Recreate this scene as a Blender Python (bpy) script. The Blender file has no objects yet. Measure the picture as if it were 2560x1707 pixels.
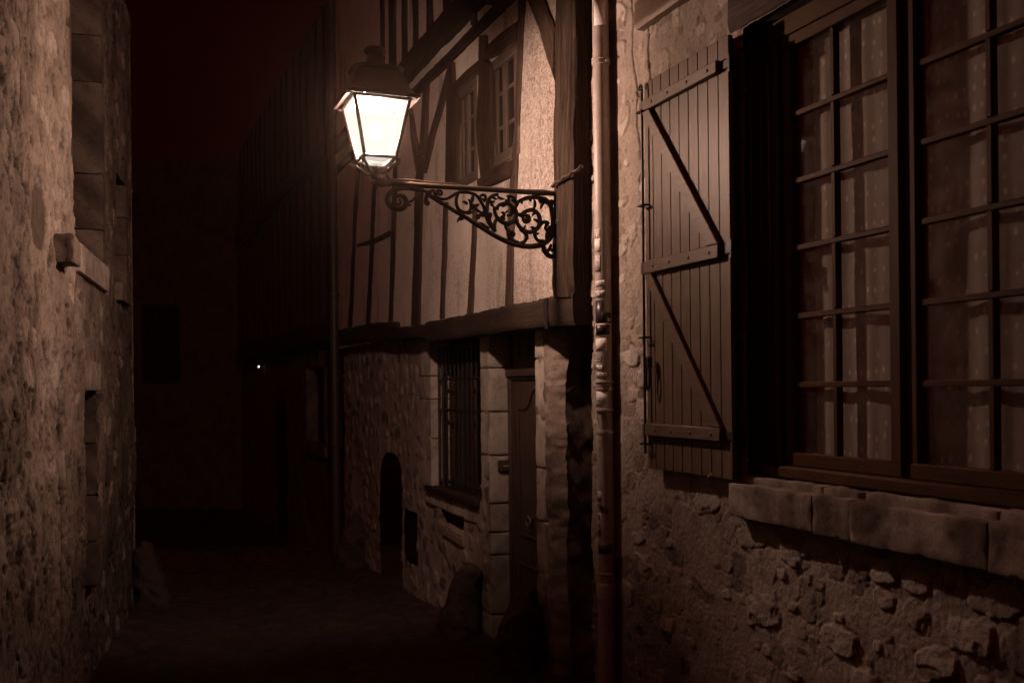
import bpy, bmesh, math, random
import numpy as np
from mathutils import Vector, Matrix

random.seed(5)
SC = bpy.context.scene
COL = SC.collection
EYE = 1.7
F = 2489.0
ROLL = math.radians(0.6)
PX, PY = 1280.0, 965.0
CR, SR = math.cos(ROLL), math.sin(ROLL)

# ------------------------------------------------------------------ frames
def ray(px, py):
    dx, dy = px - PX, PY - py
    return (dx * CR + dy * SR) / F, (-dx * SR + dy * CR) / F

class Frame:
    """wall frame: s along the wall, h up, d out of the wall"""
    def __init__(self, O, D, N):
        self.O = np.array(O, float); self.D = np.array(D, float); self.N = np.array(N, float)
        self.D /= np.linalg.norm(self.D); self.N /= np.linalg.norm(self.N)
    def w(self, s, d, h):
        p = self.O + self.D * s + self.N * d
        return (p[0], p[1], h)
    def hit(self, px, py, d=0.0):
        u, v = ray(px, py)
        O, D, N = self.O, self.D, self.N
        s = (u * (O[1] + N[1] * d) - O[0] - N[0] * d) / (D[0] - u * D[1])
        y = O[1] + D[1] * s + N[1] * d
        return s, EYE + v * y
    def warr(self, S, Dp, H):
        X = self.O[0] + self.D[0] * S + self.N[0] * Dp
        Y = self.O[1] + self.D[1] * S + self.N[1] * Dp
        return np.stack([X, Y, H], -1)

R = Frame((2.9, 0), (-.3682, .9298), (-.9298, -.3682))
L = Frame((-1.05, 0), (-.2634, .9647), (.9647, .2634))
def ground_h(y): return -0.0375 * y
def gh(fr, s, d=0): return ground_h(fr.w(s, d, 0)[1])

# ------------------------------------------------------------------ noise
_rng = np.random.RandomState(11)
_T = _rng.rand(256, 256)
def vn(x, y):
    xi = np.floor(x).astype(int); yi = np.floor(y).astype(int)
    fx = x - xi; fy = y - yi
    fx = fx * fx * (3 - 2 * fx); fy = fy * fy * (3 - 2 * fy)
    a = _T[xi & 255, yi & 255]; b = _T[(xi + 1) & 255, yi & 255]
    c = _T[xi & 255, (yi + 1) & 255]; d = _T[(xi + 1) & 255, (yi + 1) & 255]
    return (a * (1 - fx) + b * fx) * (1 - fy) + (c * (1 - fx) + d * fx) * fy
def fbm(x, y, f=1.0, o=4, seed=0, gain=.5):
    t = 0; a = 1; n = 0
    for k in range(o):
        t = t + a * (vn(x * f + 17.3 * seed + 5.1 * k, y * f + 9.7 * seed + 3.3 * k) - .5); n += a
        a *= gain; f *= 2.03
    return t / n * 2
def sm(a, b, x):
    t = np.clip((x - a) / (b - a), 0, 1); return t * t * (3 - 2 * t)
def stones(S, H, cw, ch, seed, prob, size=(.7, 1.1), pw=3.0, warp=.25, full=False):
    """irregular rubble: returns mask, per-stone random a, per-stone random b"""
    W1 = fbm(S, H, 7, 3, seed + 1) * warp * ch; W2 = fbm(S, H, 7, 3, seed + 2) * warp * ch
    x = (S + W1) / cw; y = (H + W2) / ch
    j0 = np.floor(y).astype(int)
    lx = np.zeros(S.shape); ly = np.zeros(S.shape)
    best = np.full(S.shape, -9.0); ra = np.zeros(S.shape); rb = np.zeros(S.shape)
    rg = np.random.RandomState(seed)
    T = [rg.rand(128, 128) for _ in range(8)]
    for dj in (-1, 0, 1):
        j = j0 + dj
        xo = x + T[0][3, j & 127]
        i0 = np.floor(xo).astype(int)
        for di in (-1, 0, 1):
            i = i0 + di
            g = lambda k: T[k][i & 127, j & 127]
            cx = i + .5 + (g(1) - .5) * .5; cy = j + .5 + (g(2) - .5) * .4
            an = (g(3) - .5) * .5
            ux = (xo - cx) * cw; uy = (y - cy) * ch
            vx = ux * np.cos(an) + uy * np.sin(an); vy = -ux * np.sin(an) + uy * np.cos(an)
            sx = cw * .5 * (size[0] + g(4) * (size[1] - size[0])); sy = ch * .5 * (size[0] + g(5) * (size[1] - size[0]))
            e = 1 - (np.abs(vx / sx) ** pw + np.abs(vy / sy) ** pw) ** (1 / pw)
            e = np.where(g(6) < prob, e, -9)
            m = e > best
            best = np.where(m, e, best); ra = np.where(m, g(7), ra); rb = np.where(m, g(1), rb)
            if full: lx = np.where(m, vx * (g(2) - .5) * 2, lx); ly = np.where(m, vy * (g(3) - .5) * 2, ly)
    return (best, ra, rb, lx, ly) if full else (best, ra, rb)

# ------------------------------------------------------------------ materials
def new_mat(name):
    m = bpy.data.materials.new(name); m.use_nodes = True
    nt = m.node_tree; b = nt.nodes['Principled BSDF']
    return m, nt, b
def nd(nt, t, **kw):
    n = nt.nodes.new(t)
    for k, v in kw.items():
        if k in n.inputs: n.inputs[k].default_value = v
        else: setattr(n, k, v)
    return n
def ramp(nt, fac, stops):
    r = nt.nodes.new('ShaderNodeValToRGB')
    e = r.color_ramp.elements
    while len(e) < len(stops): e.new(.5)
    for i, (p, c) in enumerate(stops):
        e[i].position = p; e[i].color = (*c, 1)
    nt.links.new(fac, r.inputs[0]); return r.outputs[0]
def mixc(nt, f, a, b, mode='MIX'):
    n = nt.nodes.new('ShaderNodeMix'); n.data_type = 'RGBA'; n.blend_type = mode
    for v, s in ((f, n.inputs[0]), (a, n.inputs[6]), (b, n.inputs[7])):
        if hasattr(v, 'is_output'): nt.links.new(v, s)
        else: s.default_value = v if isinstance(v, float) else (*v, 1)
    return n.outputs[2]
def noise(nt, vec, scale, detail=4, rough=.6, dist=0):
    n = nd(nt, 'ShaderNodeTexNoise'); n.inputs['Scale'].default_value = scale
    n.inputs['Detail'].default_value = detail; n.inputs['Roughness'].default_value = rough
    n.inputs['Distortion'].default_value = dist
    if vec is not None: nt.links.new(vec, n.inputs['Vector'])
    return n.outputs['Fac']
def mapping(nt, src, scale):
    m = nt.nodes.new('ShaderNodeMapping'); m.inputs['Scale'].default_value = scale
    nt.links.new(src, m.inputs['Vector']); return m.outputs[0]
def bump(nt, b, hgt, dist, strength=1.0, prev=None):
    n = nt.nodes.new('ShaderNodeBump'); n.inputs['Distance'].default_value = dist; n.inputs['Strength'].default_value = strength
    nt.links.new(hgt, n.inputs['Height'])
    if prev is not None: nt.links.new(prev, n.inputs['Normal'])
    nt.links.new(n.outputs[0], b.inputs['Normal']); return n.outputs[0]
def objco(nt): return nt.nodes.new('ShaderNodeTexCoord').outputs['Object']
def attr(nt, name):
    a = nt.nodes.new('ShaderNodeAttribute'); a.attribute_name = name; return a

def mat_rubble(name, dark, mid, light, grit=60, bd=.006, var=.45):
    """tone attribute 0..1 picks between stone/mortar colours, noise adds grit and stains"""
    m, nt, b = new_mat(name)
    co = objco(nt)
    tone = attr(nt, 'tone').outputs['Fac']
    c = ramp(nt, tone, [(0, dark), (.5, mid), (1, light)])
    n1 = noise(nt, co, 9, 6, .65)
    c = mixc(nt, var, c, ramp(nt, n1, [(.28, (.25, .22, .2)), (.5, (.9, .9, .9)), (.75, (1.25, 1.22, 1.2))]), 'MULTIPLY')
    n2 = noise(nt, co, grit, 5, .7)
    c = mixc(nt, .6, c, ramp(nt, n2, [(.3, (.35, .33, .31)), (.47, (1, 1, 1)), (.8, (1.2, 1.2, 1.2))]), 'MULTIPLY')
    nt.links.new(c, b.inputs['Base Color'])
    b.inputs['Roughness'].default_value = .93
    b.inputs['Specular IOR Level'].default_value = .2
    p = bump(nt, b, n2, bd)
    bump(nt, b, noise(nt, co, grit * 3.2, 3, .7), bd * .4, 1, p)
    return m

def mat_wood(name, dark, light, bd=.004, rough=.8, k=1.0, spec=.25):
    m, nt, b = new_mat(name)
    g = attr(nt, 'grain').outputs['Vector']
    n1 = noise(nt, mapping(nt, g, (3 * k, 70 * k, 70 * k)), 1, 6, .65, .4)
    n2 = noise(nt, mapping(nt, g, (9, 260, 260)), 1, 4, .6)
    n3 = noise(nt, g, 5, 4, .6)
    c = ramp(nt, n1, [(.3, dark), (.72, light)])
    c = mixc(nt, .7, c, ramp(nt, n2, [(.3, (.45, .43, .4)), (.6, (1.15, 1.15, 1.15))]), 'MULTIPLY')
    c = mixc(nt, .5, c, ramp(nt, n3, [(.3, (.55, .55, .55)), (.7, (1.25, 1.25, 1.25))]), 'MULTIPLY')
    nt.links.new(c, b.inputs['Base Color'])
    b.inputs['Roughness'].default_value = rough; b.inputs['Specular IOR Level'].default_value = spec; b.inputs['Specular Tint'].default_value = (1, .80, .66, 1)
    p = bump(nt, b, n1, bd)
    bump(nt, b, n2, bd * .5, 1, p)
    return m

def mat_plain(name, colr, rough=.6, spec=.4, metal=0, nscale=30, namt=.25, bd=0.0, stretch=(1, 1, 1)):
    m, nt, b = new_mat(name)
    co = mapping(nt, objco(nt), stretch)
    n = noise(nt, co, nscale, 5, .65)
    lo = tuple(1 - namt * 1.6 for _ in range(3)); hi = tuple(1 + namt * .6 for _ in range(3))
    c = mixc(nt, 1.0, colr, ramp(nt, n, [(.3, lo), (.65, hi)]), 'MULTIPLY')
    nt.links.new(c, b.inputs['Base Color'])
    r = nt.nodes.new('ShaderNodeMapRange'); r.inputs[3].default_value = rough - .12; r.inputs[4].default_value = min(1, rough + .12)
    nt.links.new(n, r.inputs[0]); nt.links.new(r.outputs[0], b.inputs['Roughness'])
    b.inputs['Specular IOR Level'].default_value = spec; b.inputs['Metallic'].default_value = metal
    if bd: bump(nt, b, n, bd)
    return m

def mat_plaster(name, colr, stain=(.35, .3, .27)):
    m, nt, b = new_mat(name)
    co = objco(nt)
    big = noise(nt, co, 2.2, 4, .6)
    fine = noise(nt, co, 38, 7, .75, 1.2)
    streak = noise(nt, mapping(nt, co, (2.2, 2.2, .5)), 1.5, 5, .6)
    # worn, scratchy limewash: fine mottling only inside large patches
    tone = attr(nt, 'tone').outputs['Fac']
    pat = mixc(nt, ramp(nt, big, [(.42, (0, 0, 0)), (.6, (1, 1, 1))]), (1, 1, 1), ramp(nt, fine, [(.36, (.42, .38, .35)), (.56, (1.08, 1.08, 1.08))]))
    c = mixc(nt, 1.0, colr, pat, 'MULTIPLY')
    dirty_dimmed = mixc(nt, 1.0, colr, ramp(nt, fine, [(.40, (.20, .165, .145)), (.60, (.72, .70, .69))]), 'MULTIPLY')  # mottled dirt, also used to dim the bays near the lantern
    c = mixc(nt, tone, c, dirty_dimmed)
    c = mixc(nt, .7, c, ramp(nt, streak, [(.30, stain), (.44, (1, 1, 1))]), 'MULTIPLY')
    nt.links.new(c, b.inputs['Base Color'])
    b.inputs['Roughness'].default_value = .95; b.inputs['Specular IOR Level'].default_value = .15
    p = bump(nt, b, fine, .004)
    bump(nt, b, noise(nt, co, 140, 3, .7), .0012, 1, p)
    return m

MAT = {}
MAT['near'] = mat_rubble('weathered_mortar_rubble', (.085, .05, .033), (.34, .267, .218), (.54, .46, .40), 55, .005)
MAT['left'] = mat_rubble('pitted_roughcast_rubble', (.035, .019, .012), (.24, .182, .145), (.46, .39, .335), 48, .007, .6)
MAT['ground_wall'] = mat_rubble('flush_pointed_rubble', (.045, .027, .018), (.32, .245, .20), (.46, .38, .325), 60, .004)
MAT['ashlar'] = mat_rubble('worn_limestone', (.13, .09, .065), (.42, .345, .295), (.56, .48, .42), 70, .0025, .55)
MAT['dark_ashlar'] = mat_rubble('dark_limestone', (.05, .035, .028), (.16, .115, .09), (.26, .2, .165), 60, .003, .5)  # darker limestone for recesses, corbel and far houses
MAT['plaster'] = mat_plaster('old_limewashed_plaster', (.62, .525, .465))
MAT['dark_plaster'] = mat_plaster('dark_plaster', (.13, .085, .06))  # much darker plaster, for the far timbered house only
MAT['timber'] = mat_wood('weathered_oak', (.022, .012, .008), (.10, .065, .047), .008)
MAT['old_post'] = mat_wood('split_weathered_oak', (.007, .0035, .002), (.085, .055, .040), .014, .85, .55)
MAT['beam'] = mat_wood('dark_oak_beam', (.016, .010, .008), (.055, .036, .028), .006)
MAT['door'] = mat_wood('brown_varnished_oak', (.06, .036, .026), (.12, .075, .055), .001, .45, .7)
MAT['shutter'] = mat_wood('dark_painted_pine', (.11, .068, .044), (.16, .108, .078), .0010, .52, .6, .42)
MAT['frame'] = mat_wood('brown_painted_frame', (.065, .027, .011), (.09, .040, .019), .001, .6, .6, .12)
MAT['pale_frame'] = mat_wood('worn_pale_frame', (.085, .06, .048), (.15, .112, .092), .002, .6, .6)
MAT['iron'] = mat_plain('black_cast_iron', (.022, .016, .014), .42, .5, 0, 60, .3, .0012)
MAT['rust_iron'] = mat_plain('painted_iron_tube', (.06, .04, .032), .32, .55, 0, 40, .3, .0006)
MAT['galva'] = mat_plain('grey_painted_downpipe', (.42, .34, .30), .42, .35, 0, 14, .14, .0004)
MAT['dull_pipe'] = mat_plain('dull_zinc', (.06, .036, .026), .5, .35, 0, 14, .2)
MAT['dark'] = mat_plain('dark_void_paint', (.012, .008, .007), .8, .1)
MAT['enamel'] = mat_plain('white_enamel', (.75, .72, .68), .5, .3, 0, 10, .05)
MAT['paper'] = mat_plain('sticker_paper', (.80, .72, .66), .5, .3, 0, 90, .12)
MAT['grey_paper'] = mat_plain('worn_sticker_paper', (.55, .47, .42), .6, .3, 0, 120, .3)
MAT['ink'] = mat_plain('black_ink', (.012, .008, .008), .5, .3)
MAT['dark_paper'] = mat_plain('dark_sticker', (.035, .022, .018), .35, .4, 0, 60, .2)
MAT['pale_ink'] = mat_plain('pale_lettering', (.35, .28, .24), .5, .3)
MAT['steel'] = mat_plain('bright_screw', (.5, .45, .42), .3, .5, .8)
MAT['guard'] = mat_rubble('dark_granite', (.022, .013, .009), (.07, .046, .035), (.12, .085, .068), 45, .010)
MAT['setts'] = mat_rubble('dark_stone_setts', (.017, .010, .007), (.046, .029, .021), (.075, .052, .040), 45, .008)
MAT['curb'] = mat_plain('dark_earth', (.02, .014, .011), .9, .2, 0, 5, .3)
MAT['brick'] = mat_plain('old_brick', (.26, .18, .145), .9, .2, 0, 50, .35, .003)

def mat_glass():
    m, nt, b = new_mat('old_window_glass')
    nt.nodes.remove(b)
    out = nt.nodes['Material Output']
    t = nd(nt, 'ShaderNodeBsdfTransparent'); t.inputs[0].default_value = (.97, .96, .95, 1)
    g = nd(nt, 'ShaderNodeBsdfGlossy'); g.inputs['Roughness'].default_value = .04
    bp = nd(nt, 'ShaderNodeBump'); bp.inputs['Distance'].default_value = .004; bp.inputs['Strength'].default_value = .12
    nt.links.new(noise(nt, objco(nt), 5, 2), bp.inputs['Height']); nt.links.new(bp.outputs[0], g.inputs['Normal'])
    lw = nd(nt, 'ShaderNodeLayerWeight'); lw.inputs['Blend'].default_value = .5
    pw_ = nd(nt, 'ShaderNodeMath', operation='POWER'); pw_.inputs[1].default_value = 5; nt.links.new(lw.outputs['Facing'], pw_.inputs[0])
    fr = nd(nt, 'ShaderNodeMath', operation='MULTIPLY_ADD'); fr.inputs[1].default_value = .9; fr.inputs[2].default_value = .035; nt.links.new(pw_.outputs[0], fr.inputs[0])
    mx = nd(nt, 'ShaderNodeMixShader'); nt.links.new(fr.outputs[0], mx.inputs[0])
    nt.links.new(t.outputs[0], mx.inputs[1]); nt.links.new(g.outputs[0], mx.inputs[2])
    # a film of dust on the pane
    d = nd(nt, 'ShaderNodeBsdfDiffuse'); d.inputs[0].default_value = (.4, .33, .29, 1)
    mx2 = nd(nt, 'ShaderNodeMixShader')
    r = ramp(nt, noise(nt, objco(nt), 14, 6, .7), [(.4, (.015, .015, .015)), (.8, (.10, .10, .10))])
    nt.links.new(r, mx2.inputs[0]); nt.links.new(mx.outputs[0], mx2.inputs[1]); nt.links.new(d.outputs[0], mx2.inputs[2])
    nt.links.new(mx2.outputs[0], out.inputs[0]); return m
MAT['glass'] = mat_glass()
MAT['dark_glass'] = mat_plain('dark_window_glass', (.03, .02, .017), .18, .5, 0, 3, .1, .002)

def mat_lace():
    m, nt, b = new_mat('dotted_voile')
    nt.nodes.remove(b); out = nt.nodes['Material Output']
    uv = attr(nt, 'grain').outputs['Vector']
    # woven dots on a half-drop grid
    vo = nd(nt, 'ShaderNodeTexVoronoi'); vo.inputs['Scale'].default_value = 1.0; vo.inputs['Randomness'].default_value = .35
    nt.links.new(mapping(nt, uv, (15, 15, 15)), vo.inputs['Vector'])
    dot = ramp(nt, vo.outputs['Distance'], [(.16, (1, 1, 1)), (.24, (0, 0, 0))])
    d = nd(nt, 'ShaderNodeBsdfDiffuse'); d.inputs[0].default_value = (.80, .68, .60, 1)
    tl = nd(nt, 'ShaderNodeBsdfTranslucent'); tl.inputs[0].default_value = (.5, .42, .37, 1)
    a = nd(nt, 'ShaderNodeAddShader')
    mxa = nd(nt, 'ShaderNodeMixShader'); mxa.inputs[0].default_value = .3
    nt.links.new(d.outputs[0], mxa.inputs[1]); nt.links.new(tl.outputs[0], mxa.inputs[2])
    t = nd(nt, 'ShaderNodeBsdfTransparent')
    mx = nd(nt, 'ShaderNodeMixShader')
    fac = ramp(nt, dot, [(0, (.60, .60, .60)), (1, (1, 1, 1))])
    nt.links.new(fac, mx.inputs[0]); nt.links.new(t.outputs[0], mx.inputs[1]); nt.links.new(mxa.outputs[0], mx.inputs[2])
    nt.links.new(mx.outputs[0], out.inputs[0]); return m
MAT['lace'] = mat_lace()

HAZE = .0007
LAMP_COL = (1.0, .67, .52)
def mat_lamp_pane():
    m, nt, b = new_mat('glowing_lantern_glass')
    nt.nodes.remove(b); out = nt.nodes['Material Output']
    t = nd(nt, 'ShaderNodeBsdfTransparent'); t.inputs[0].default_value = (.8, .8, .8, 1)
    e = nd(nt, 'ShaderNodeEmission'); e.inputs[0].default_value = (1, .94, .82, 1); e.inputs[1].default_value = .58
    a = nd(nt, 'ShaderNodeAddShader'); nt.links.new(t.outputs[0], a.inputs[0]); nt.links.new(e.outputs[0], a.inputs[1])
    nt.links.new(a.outputs[0], out.inputs[0]); return m
MAT['pane'] = mat_lamp_pane()
def mat_emit(name, c, s):
    m, nt, b = new_mat(name); b.inputs['Base Color'].default_value = (*c, 1)
    b.inputs['Emission Color'].default_value = (*c, 1); b.inputs['Emission Strength'].default_value = s
    return m
def mat_lamp():
    m, nt, b = new_mat('lamp_tube'); nt.nodes.remove(b); e = nd(nt, 'ShaderNodeEmission'); e.inputs[0].default_value = (*LAMP_COL, 1); e.inputs[1].default_value = LAMP_L
    nt.links.new(e.outputs[0], nt.nodes['Material Output'].inputs[0]); return m
LAMP_L = 3300.0
MAT['lamp_bulb'] = mat_lamp()
MAT['bulb'] = mat_emit('small_lit_bulb', (1, .9, .75), 4)

# ------------------------------------------------------------------ objects
def thing(name, label, cat, loc, group=None, kind=None):
    o = bpy.data.objects.new(name, None); COL.objects.link(o); o.location = loc
    o.empty_display_size = .2
    o['label'] = label; o['category'] = cat
    if group: o['group'] = group
    return o
def tag(o, label, cat, group=None):
    o['label'] = label; o['category'] = cat
    if group: o['group'] = group
    return o
def rootloc(p):
    v = Vector((0, 0, 0))
    while p is not None:
        v = v + p.location; p = p.parent
    return v
def link(name, me, mat, parent=None, smooth=40, loc=None):
    o = bpy.data.objects.new(name, me); COL.objects.link(o)
    off = rootloc(parent) if parent is not None else (Vector(loc) if loc is not None else Vector((0, 0, 0)))
    if off.length > 0: me.transform(Matrix.Translation(-off))
    if parent is not None: o.parent = parent
    elif loc is not None: o.location = loc
    me.materials.append(MAT[mat] if isinstance(mat, str) else mat)
    me.shade_smooth()
    if smooth is not None: me.set_sharp_from_angle(angle=math.radians(smooth))
    return o

class MB:
    def __init__(self): self.v = []; self.f = []; self.g = []
    def add(self, vs, fs, gs=None):
        b = len(self.v); self.v += [tuple(map(float, p)) for p in vs]
        self.f += [tuple(b + i for i in f) for f in fs]
        self.g += gs if gs is not None else [(0, 0, 0)] * len(vs)
    def box(self, fr, s0, s1, h0, h1, d0, d1, axis='h', skew=0):
        vs = []; gs = []
        off = random.random() * 50
        for s in (s0, s1):
            for h in (h0, h1):
                for d in (d0, d1):
                    vs.append(fr.w(s, d, h))
                    gs.append((h, s + off, d) if axis == 'h' else (s, h + off, d))
        self.add(vs, [(0, 1, 3, 2), (4, 6, 7, 5), (0, 4, 5, 1), (2, 3, 7, 6), (0, 2, 6, 4), (1, 5, 7, 3)], gs)
    def prism(self, fr, pts, d0, d1, axis='h'):
        n = len(pts); off = random.random() * 50
        vs = [fr.w(s, d0, h) for s, h in pts] + [fr.w(s, d1, h) for s, h in pts]
        gs = [((h, s + off, d) if axis == 'h' else (s, h + off, d)) for d in (d0, d1) for s, h in pts]
        fs = [tuple(range(n)), tuple(range(n, 2 * n))[::-1]]
        fs += [(i, n + i, n + (i + 1) % n, (i + 1) % n) for i in range(n)]
        self.add(vs, fs, gs)
    def tube(self, pts, rad, n=8, flat=None, closed=False, cap=True):
        P = [Vector(p) for p in pts]; m = len(P)
        if not hasattr(rad, '__len__'): rad = [rad] * m
        ref = Vector((0, 0, 1)); vs = []; prev = None
        for i in range(m):
            if closed: t = P[(i + 1) % m] - P[(i - 1) % m]
            else: t = P[min(i + 1, m - 1)] - P[max(i - 1, 0)]
            if t.length < 1e-9: t = Vector((1, 0, 0))
            t.normalize()
            if flat is not None:
                a = Vector(flat); b = t.cross(a)
                if b.length < 1e-4: b = Vector((0, 0, 1))
                b.normalize()
            else:
                if prev is None:
                    a = t.orthogonal()
                else: a = prev - t * prev.dot(t)
                a.normalize(); prev = a.copy(); b = t.cross(a)
            for k in range(n):
                an = 2 * math.pi * k / n
                vs.append(P[i] + a * (math.cos(an) * rad[i]) + b * (math.sin(an) * rad[i]))
        fs = []
        mm = m if closed else m - 1
        for i in range(mm):
            j = (i + 1) % m
            for k in range(n):
                fs.append((i * n + k, i * n + (k + 1) % n, j * n + (k + 1) % n, j * n + k))
        if cap and not closed:
            fs.append(tuple(range(n))[::-1]); fs.append(tuple((m - 1) * n + k for k in range(n)))
        self.add(vs, fs)
    def lathe(self, c, prof, n=24, sq=None):
        """prof: (r,z[,squareness]); c: base centre"""
        vs = []
        for q in prof:
            for k in range(n):
                an = 2 * math.pi * k / n
                vs.append((c[0] + q[0] * math.cos(an), c[1] + q[0] * math.sin(an), c[2] + q[1]))
        fs = [(i * n + k, i * n + (k + 1) % n, (i + 1) * n + (k + 1) % n, (i + 1) * n + k) for i in range(len(prof) - 1) for k in range(n)]
        fs.append(tuple(range(n))[::-1]); fs.append(tuple((len(prof) - 1) * n + k for k in range(n)))
        self.add(vs, fs)
    def build(self, name, mat, parent=None, bevel=0, seg=1, smooth=40, loc=None):
        me = bpy.data.meshes.new(name); me.from_pydata(self.v, [], self.f); me.validate()
        at = me.attributes.new('grain', 'FLOAT_VECTOR', 'POINT')
        if len(self.g) == len(me.vertices): at.data.foreach_set('vector', np.array(self.g, float).ravel())
        at2 = me.attributes.new('tone', 'FLOAT', 'POINT')
        tv = random.uniform(.35, .8)
        at2.data.foreach_set('value', np.full(len(me.vertices), tv))
        bm = bmesh.new(); bm.from_mesh(me)
        bmesh.ops.recalc_face_normals(bm, faces=bm.faces)
        if bevel:
            es = [e for e in bm.edges if len(e.link_faces) == 2 and e.calc_face_angle(0) > .5]
            bmesh.ops.bevel(bm, geom=es, offset=bevel, segments=seg, affect='EDGES', profile=.6, clamp_overlap=True)
        bm.to_mesh(me); bm.free()
        return link(name, me, mat, parent, smooth, loc)

def grid_mesh(name, P, mat, parent=None, tone=None, grain=None, keep=None, smooth=None, flip=False, loc=None):
    n, m = P.shape[:2]
    idx = np.arange(n * m).reshape(n, m)
    q = np.stack([idx[:-1, :-1], idx[1:, :-1], idx[1:, 1:], idx[:-1, 1:]], -1)
    if flip: q = q[..., ::-1]
    if keep is not None: q = q[keep]
    q = q.reshape(-1, 4)
    used = np.zeros(n * m, bool); used[q.ravel()] = True
    re = np.cumsum(used) - 1
    V = P.reshape(-1, 3)[used]; q = re[q]
    me = bpy.data.meshes.new(name)
    me.vertices.add(len(V)); me.vertices.foreach_set('co', V.ravel())
    me.loops.add(q.size); me.loops.foreach_set('vertex_index', q.ravel().astype(np.int32))
    me.polygons.add(len(q)); me.polygons.foreach_set('loop_start', np.arange(0, q.size, 4, dtype=np.int32))
    me.update(calc_edges=True); me.validate()
    if tone is not None:
        a = me.attributes.new('tone', 'FLOAT', 'POINT'); a.data.foreach_set('value', np.clip(tone.reshape(-1)[used], 0, 1).astype(np.float32))
    if grain is not None:
        a = me.attributes.new('grain', 'FLOAT_VECTOR', 'POINT'); a.data.foreach_set('vector', grain.reshape(-1, 3)[used].astype(np.float32).ravel())
    return link(name, me, mat, parent, smooth, loc)

def in_poly(S, H, poly):
    r = np.zeros(S.shape, bool); n = len(poly)
    for i in range(n):
        (x1, y1), (x2, y2) = poly[i], poly[(i + 1) % n]
        if y1 == y2: continue
        c = ((y1 > H) != (y2 > H)) & (S < (x2 - x1) * (H - y1) / (y2 - y1) + x1)
        r ^= c
    return r

def wall_grid(name, fr, s0, s1, h0, h1, res, fun, mat, parent, holes=(), ragged=None, loc=None):
    """fun(S,H)->(d,tone).  Holes are polygons in (s,h)"""
    ns = int((s1 - s0) / res) + 2; nh = int((h1 - h0) / res) + 2
    S, H = np.meshgrid(np.linspace(s0, s1, ns), np.linspace(h0, h1, nh), indexing='ij')
    d, tone = fun(S, H)
    S2 = S.copy()
    if ragged: S2 = ragged(S, H, S2)
    cs = (S[:-1, :-1] + S[1:, 1:]) / 2; chh = (H[:-1, :-1] + H[1:, 1:]) / 2
    keep = np.ones(cs.shape, bool)
    for p in holes: keep &= ~in_poly(cs, chh, p)
    flip = fr.D[1] * fr.N[0] - fr.D[0] * fr.N[1] < 0
    return grid_mesh(name, fr.warr(S2, d, H), mat, parent, tone, None, keep, None, flip, loc)

def resample(pts, n):
    p = np.array(pts, float); l = np.r_[0, np.cumsum(np.hypot(*np.diff(p, axis=0).T))]
    t = np.linspace(0, l[-1], n)
    return np.stack([np.interp(t, l, p[:, 0]), np.interp(t, l, p[:, 1])], -1)

_ts = [0]
def timber(name, fr, A, B, d0, d1, mat='timber', parent=None, wob=.006, rough=.006, rnd=.012, jag=0.0):
    """hewn timber between two edge lines A and B (s,h), from depth d0 (in the wall) to d1 (face)"""
    _ts[0] += 1; sd = _ts[0] * 3.7
    ln = max(np.hypot(*(np.array(A[-1]) - A[0])), .05)
    n = max(6, int(ln / .02)); m = 11
    a = resample(A, n); b = resample(B, n)
    t = np.linspace(0, 1, m)
    al = np.linspace(0, ln, n)[:, None] * np.ones((1, m)); ac = (np.hypot(*(b - a).T)[:, None]) * t[None]
    w = fbm(al[:, :1] + sd, al[:, :1] * 0 + 3, 4, 4, 1)[:, 0] * wob; w2 = fbm(al[:, :1] + sd, al[:, :1] * 0 + 9, 4, 4, 2)[:, 0] * wob
    if jag:
        w = w + np.abs(fbm(al[:, :1] + sd, al[:, :1] * 0 + 1, 9, 4, 5)[:, 0]) * jag
    dirn = (b - a) / np.maximum(np.hypot(*(b - a).T)[:, None], 1e-5)
    a = a + dirn * w[:, None]; b = b + dirn * w2[:, None]
    S = a[:, None, 0] * (1 - t) + b[:, None, 0] * t; H = a[:, None, 1] * (1 - t) + b[:, None, 1] * t
    edge = np.minimum(t, 1 - t)[None] * np.hypot(*(b - a).T)[:, None]
    D = d1 - rnd * np.clip(1 - edge / .03, 0, 1) ** 2 + fbm(al * 1.2 + sd, ac * 16 + sd, 1.5, 4, 3) * rough + fbm(al + sd, ac + sd, 3, 3, 4) * rough
    # ring at the back
    pad = lambda X: np.pad(X, 1, mode='edge')
    S = pad(S); H = pad(H); D = pad(D); al = pad(al); ac = pad(ac)
    D[0] = D[-1] = d0; D[:, 0] = D[:, -1] = d0
    ac[:, 0] -= abs(d1 - d0); ac[:, -1] += abs(d1 - d0)
    G = np.stack([al + sd, ac + sd, D], -1)
    o = grid_mesh(name, fr.warr(S, D, H), mat, parent, None, G, None, 50, True)
    bm = bmesh.new(); bm.from_mesh(o.data); bmesh.ops.recalc_face_normals(bm, faces=bm.faces); bm.to_mesh(o.data); bm.free()
    return o

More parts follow.
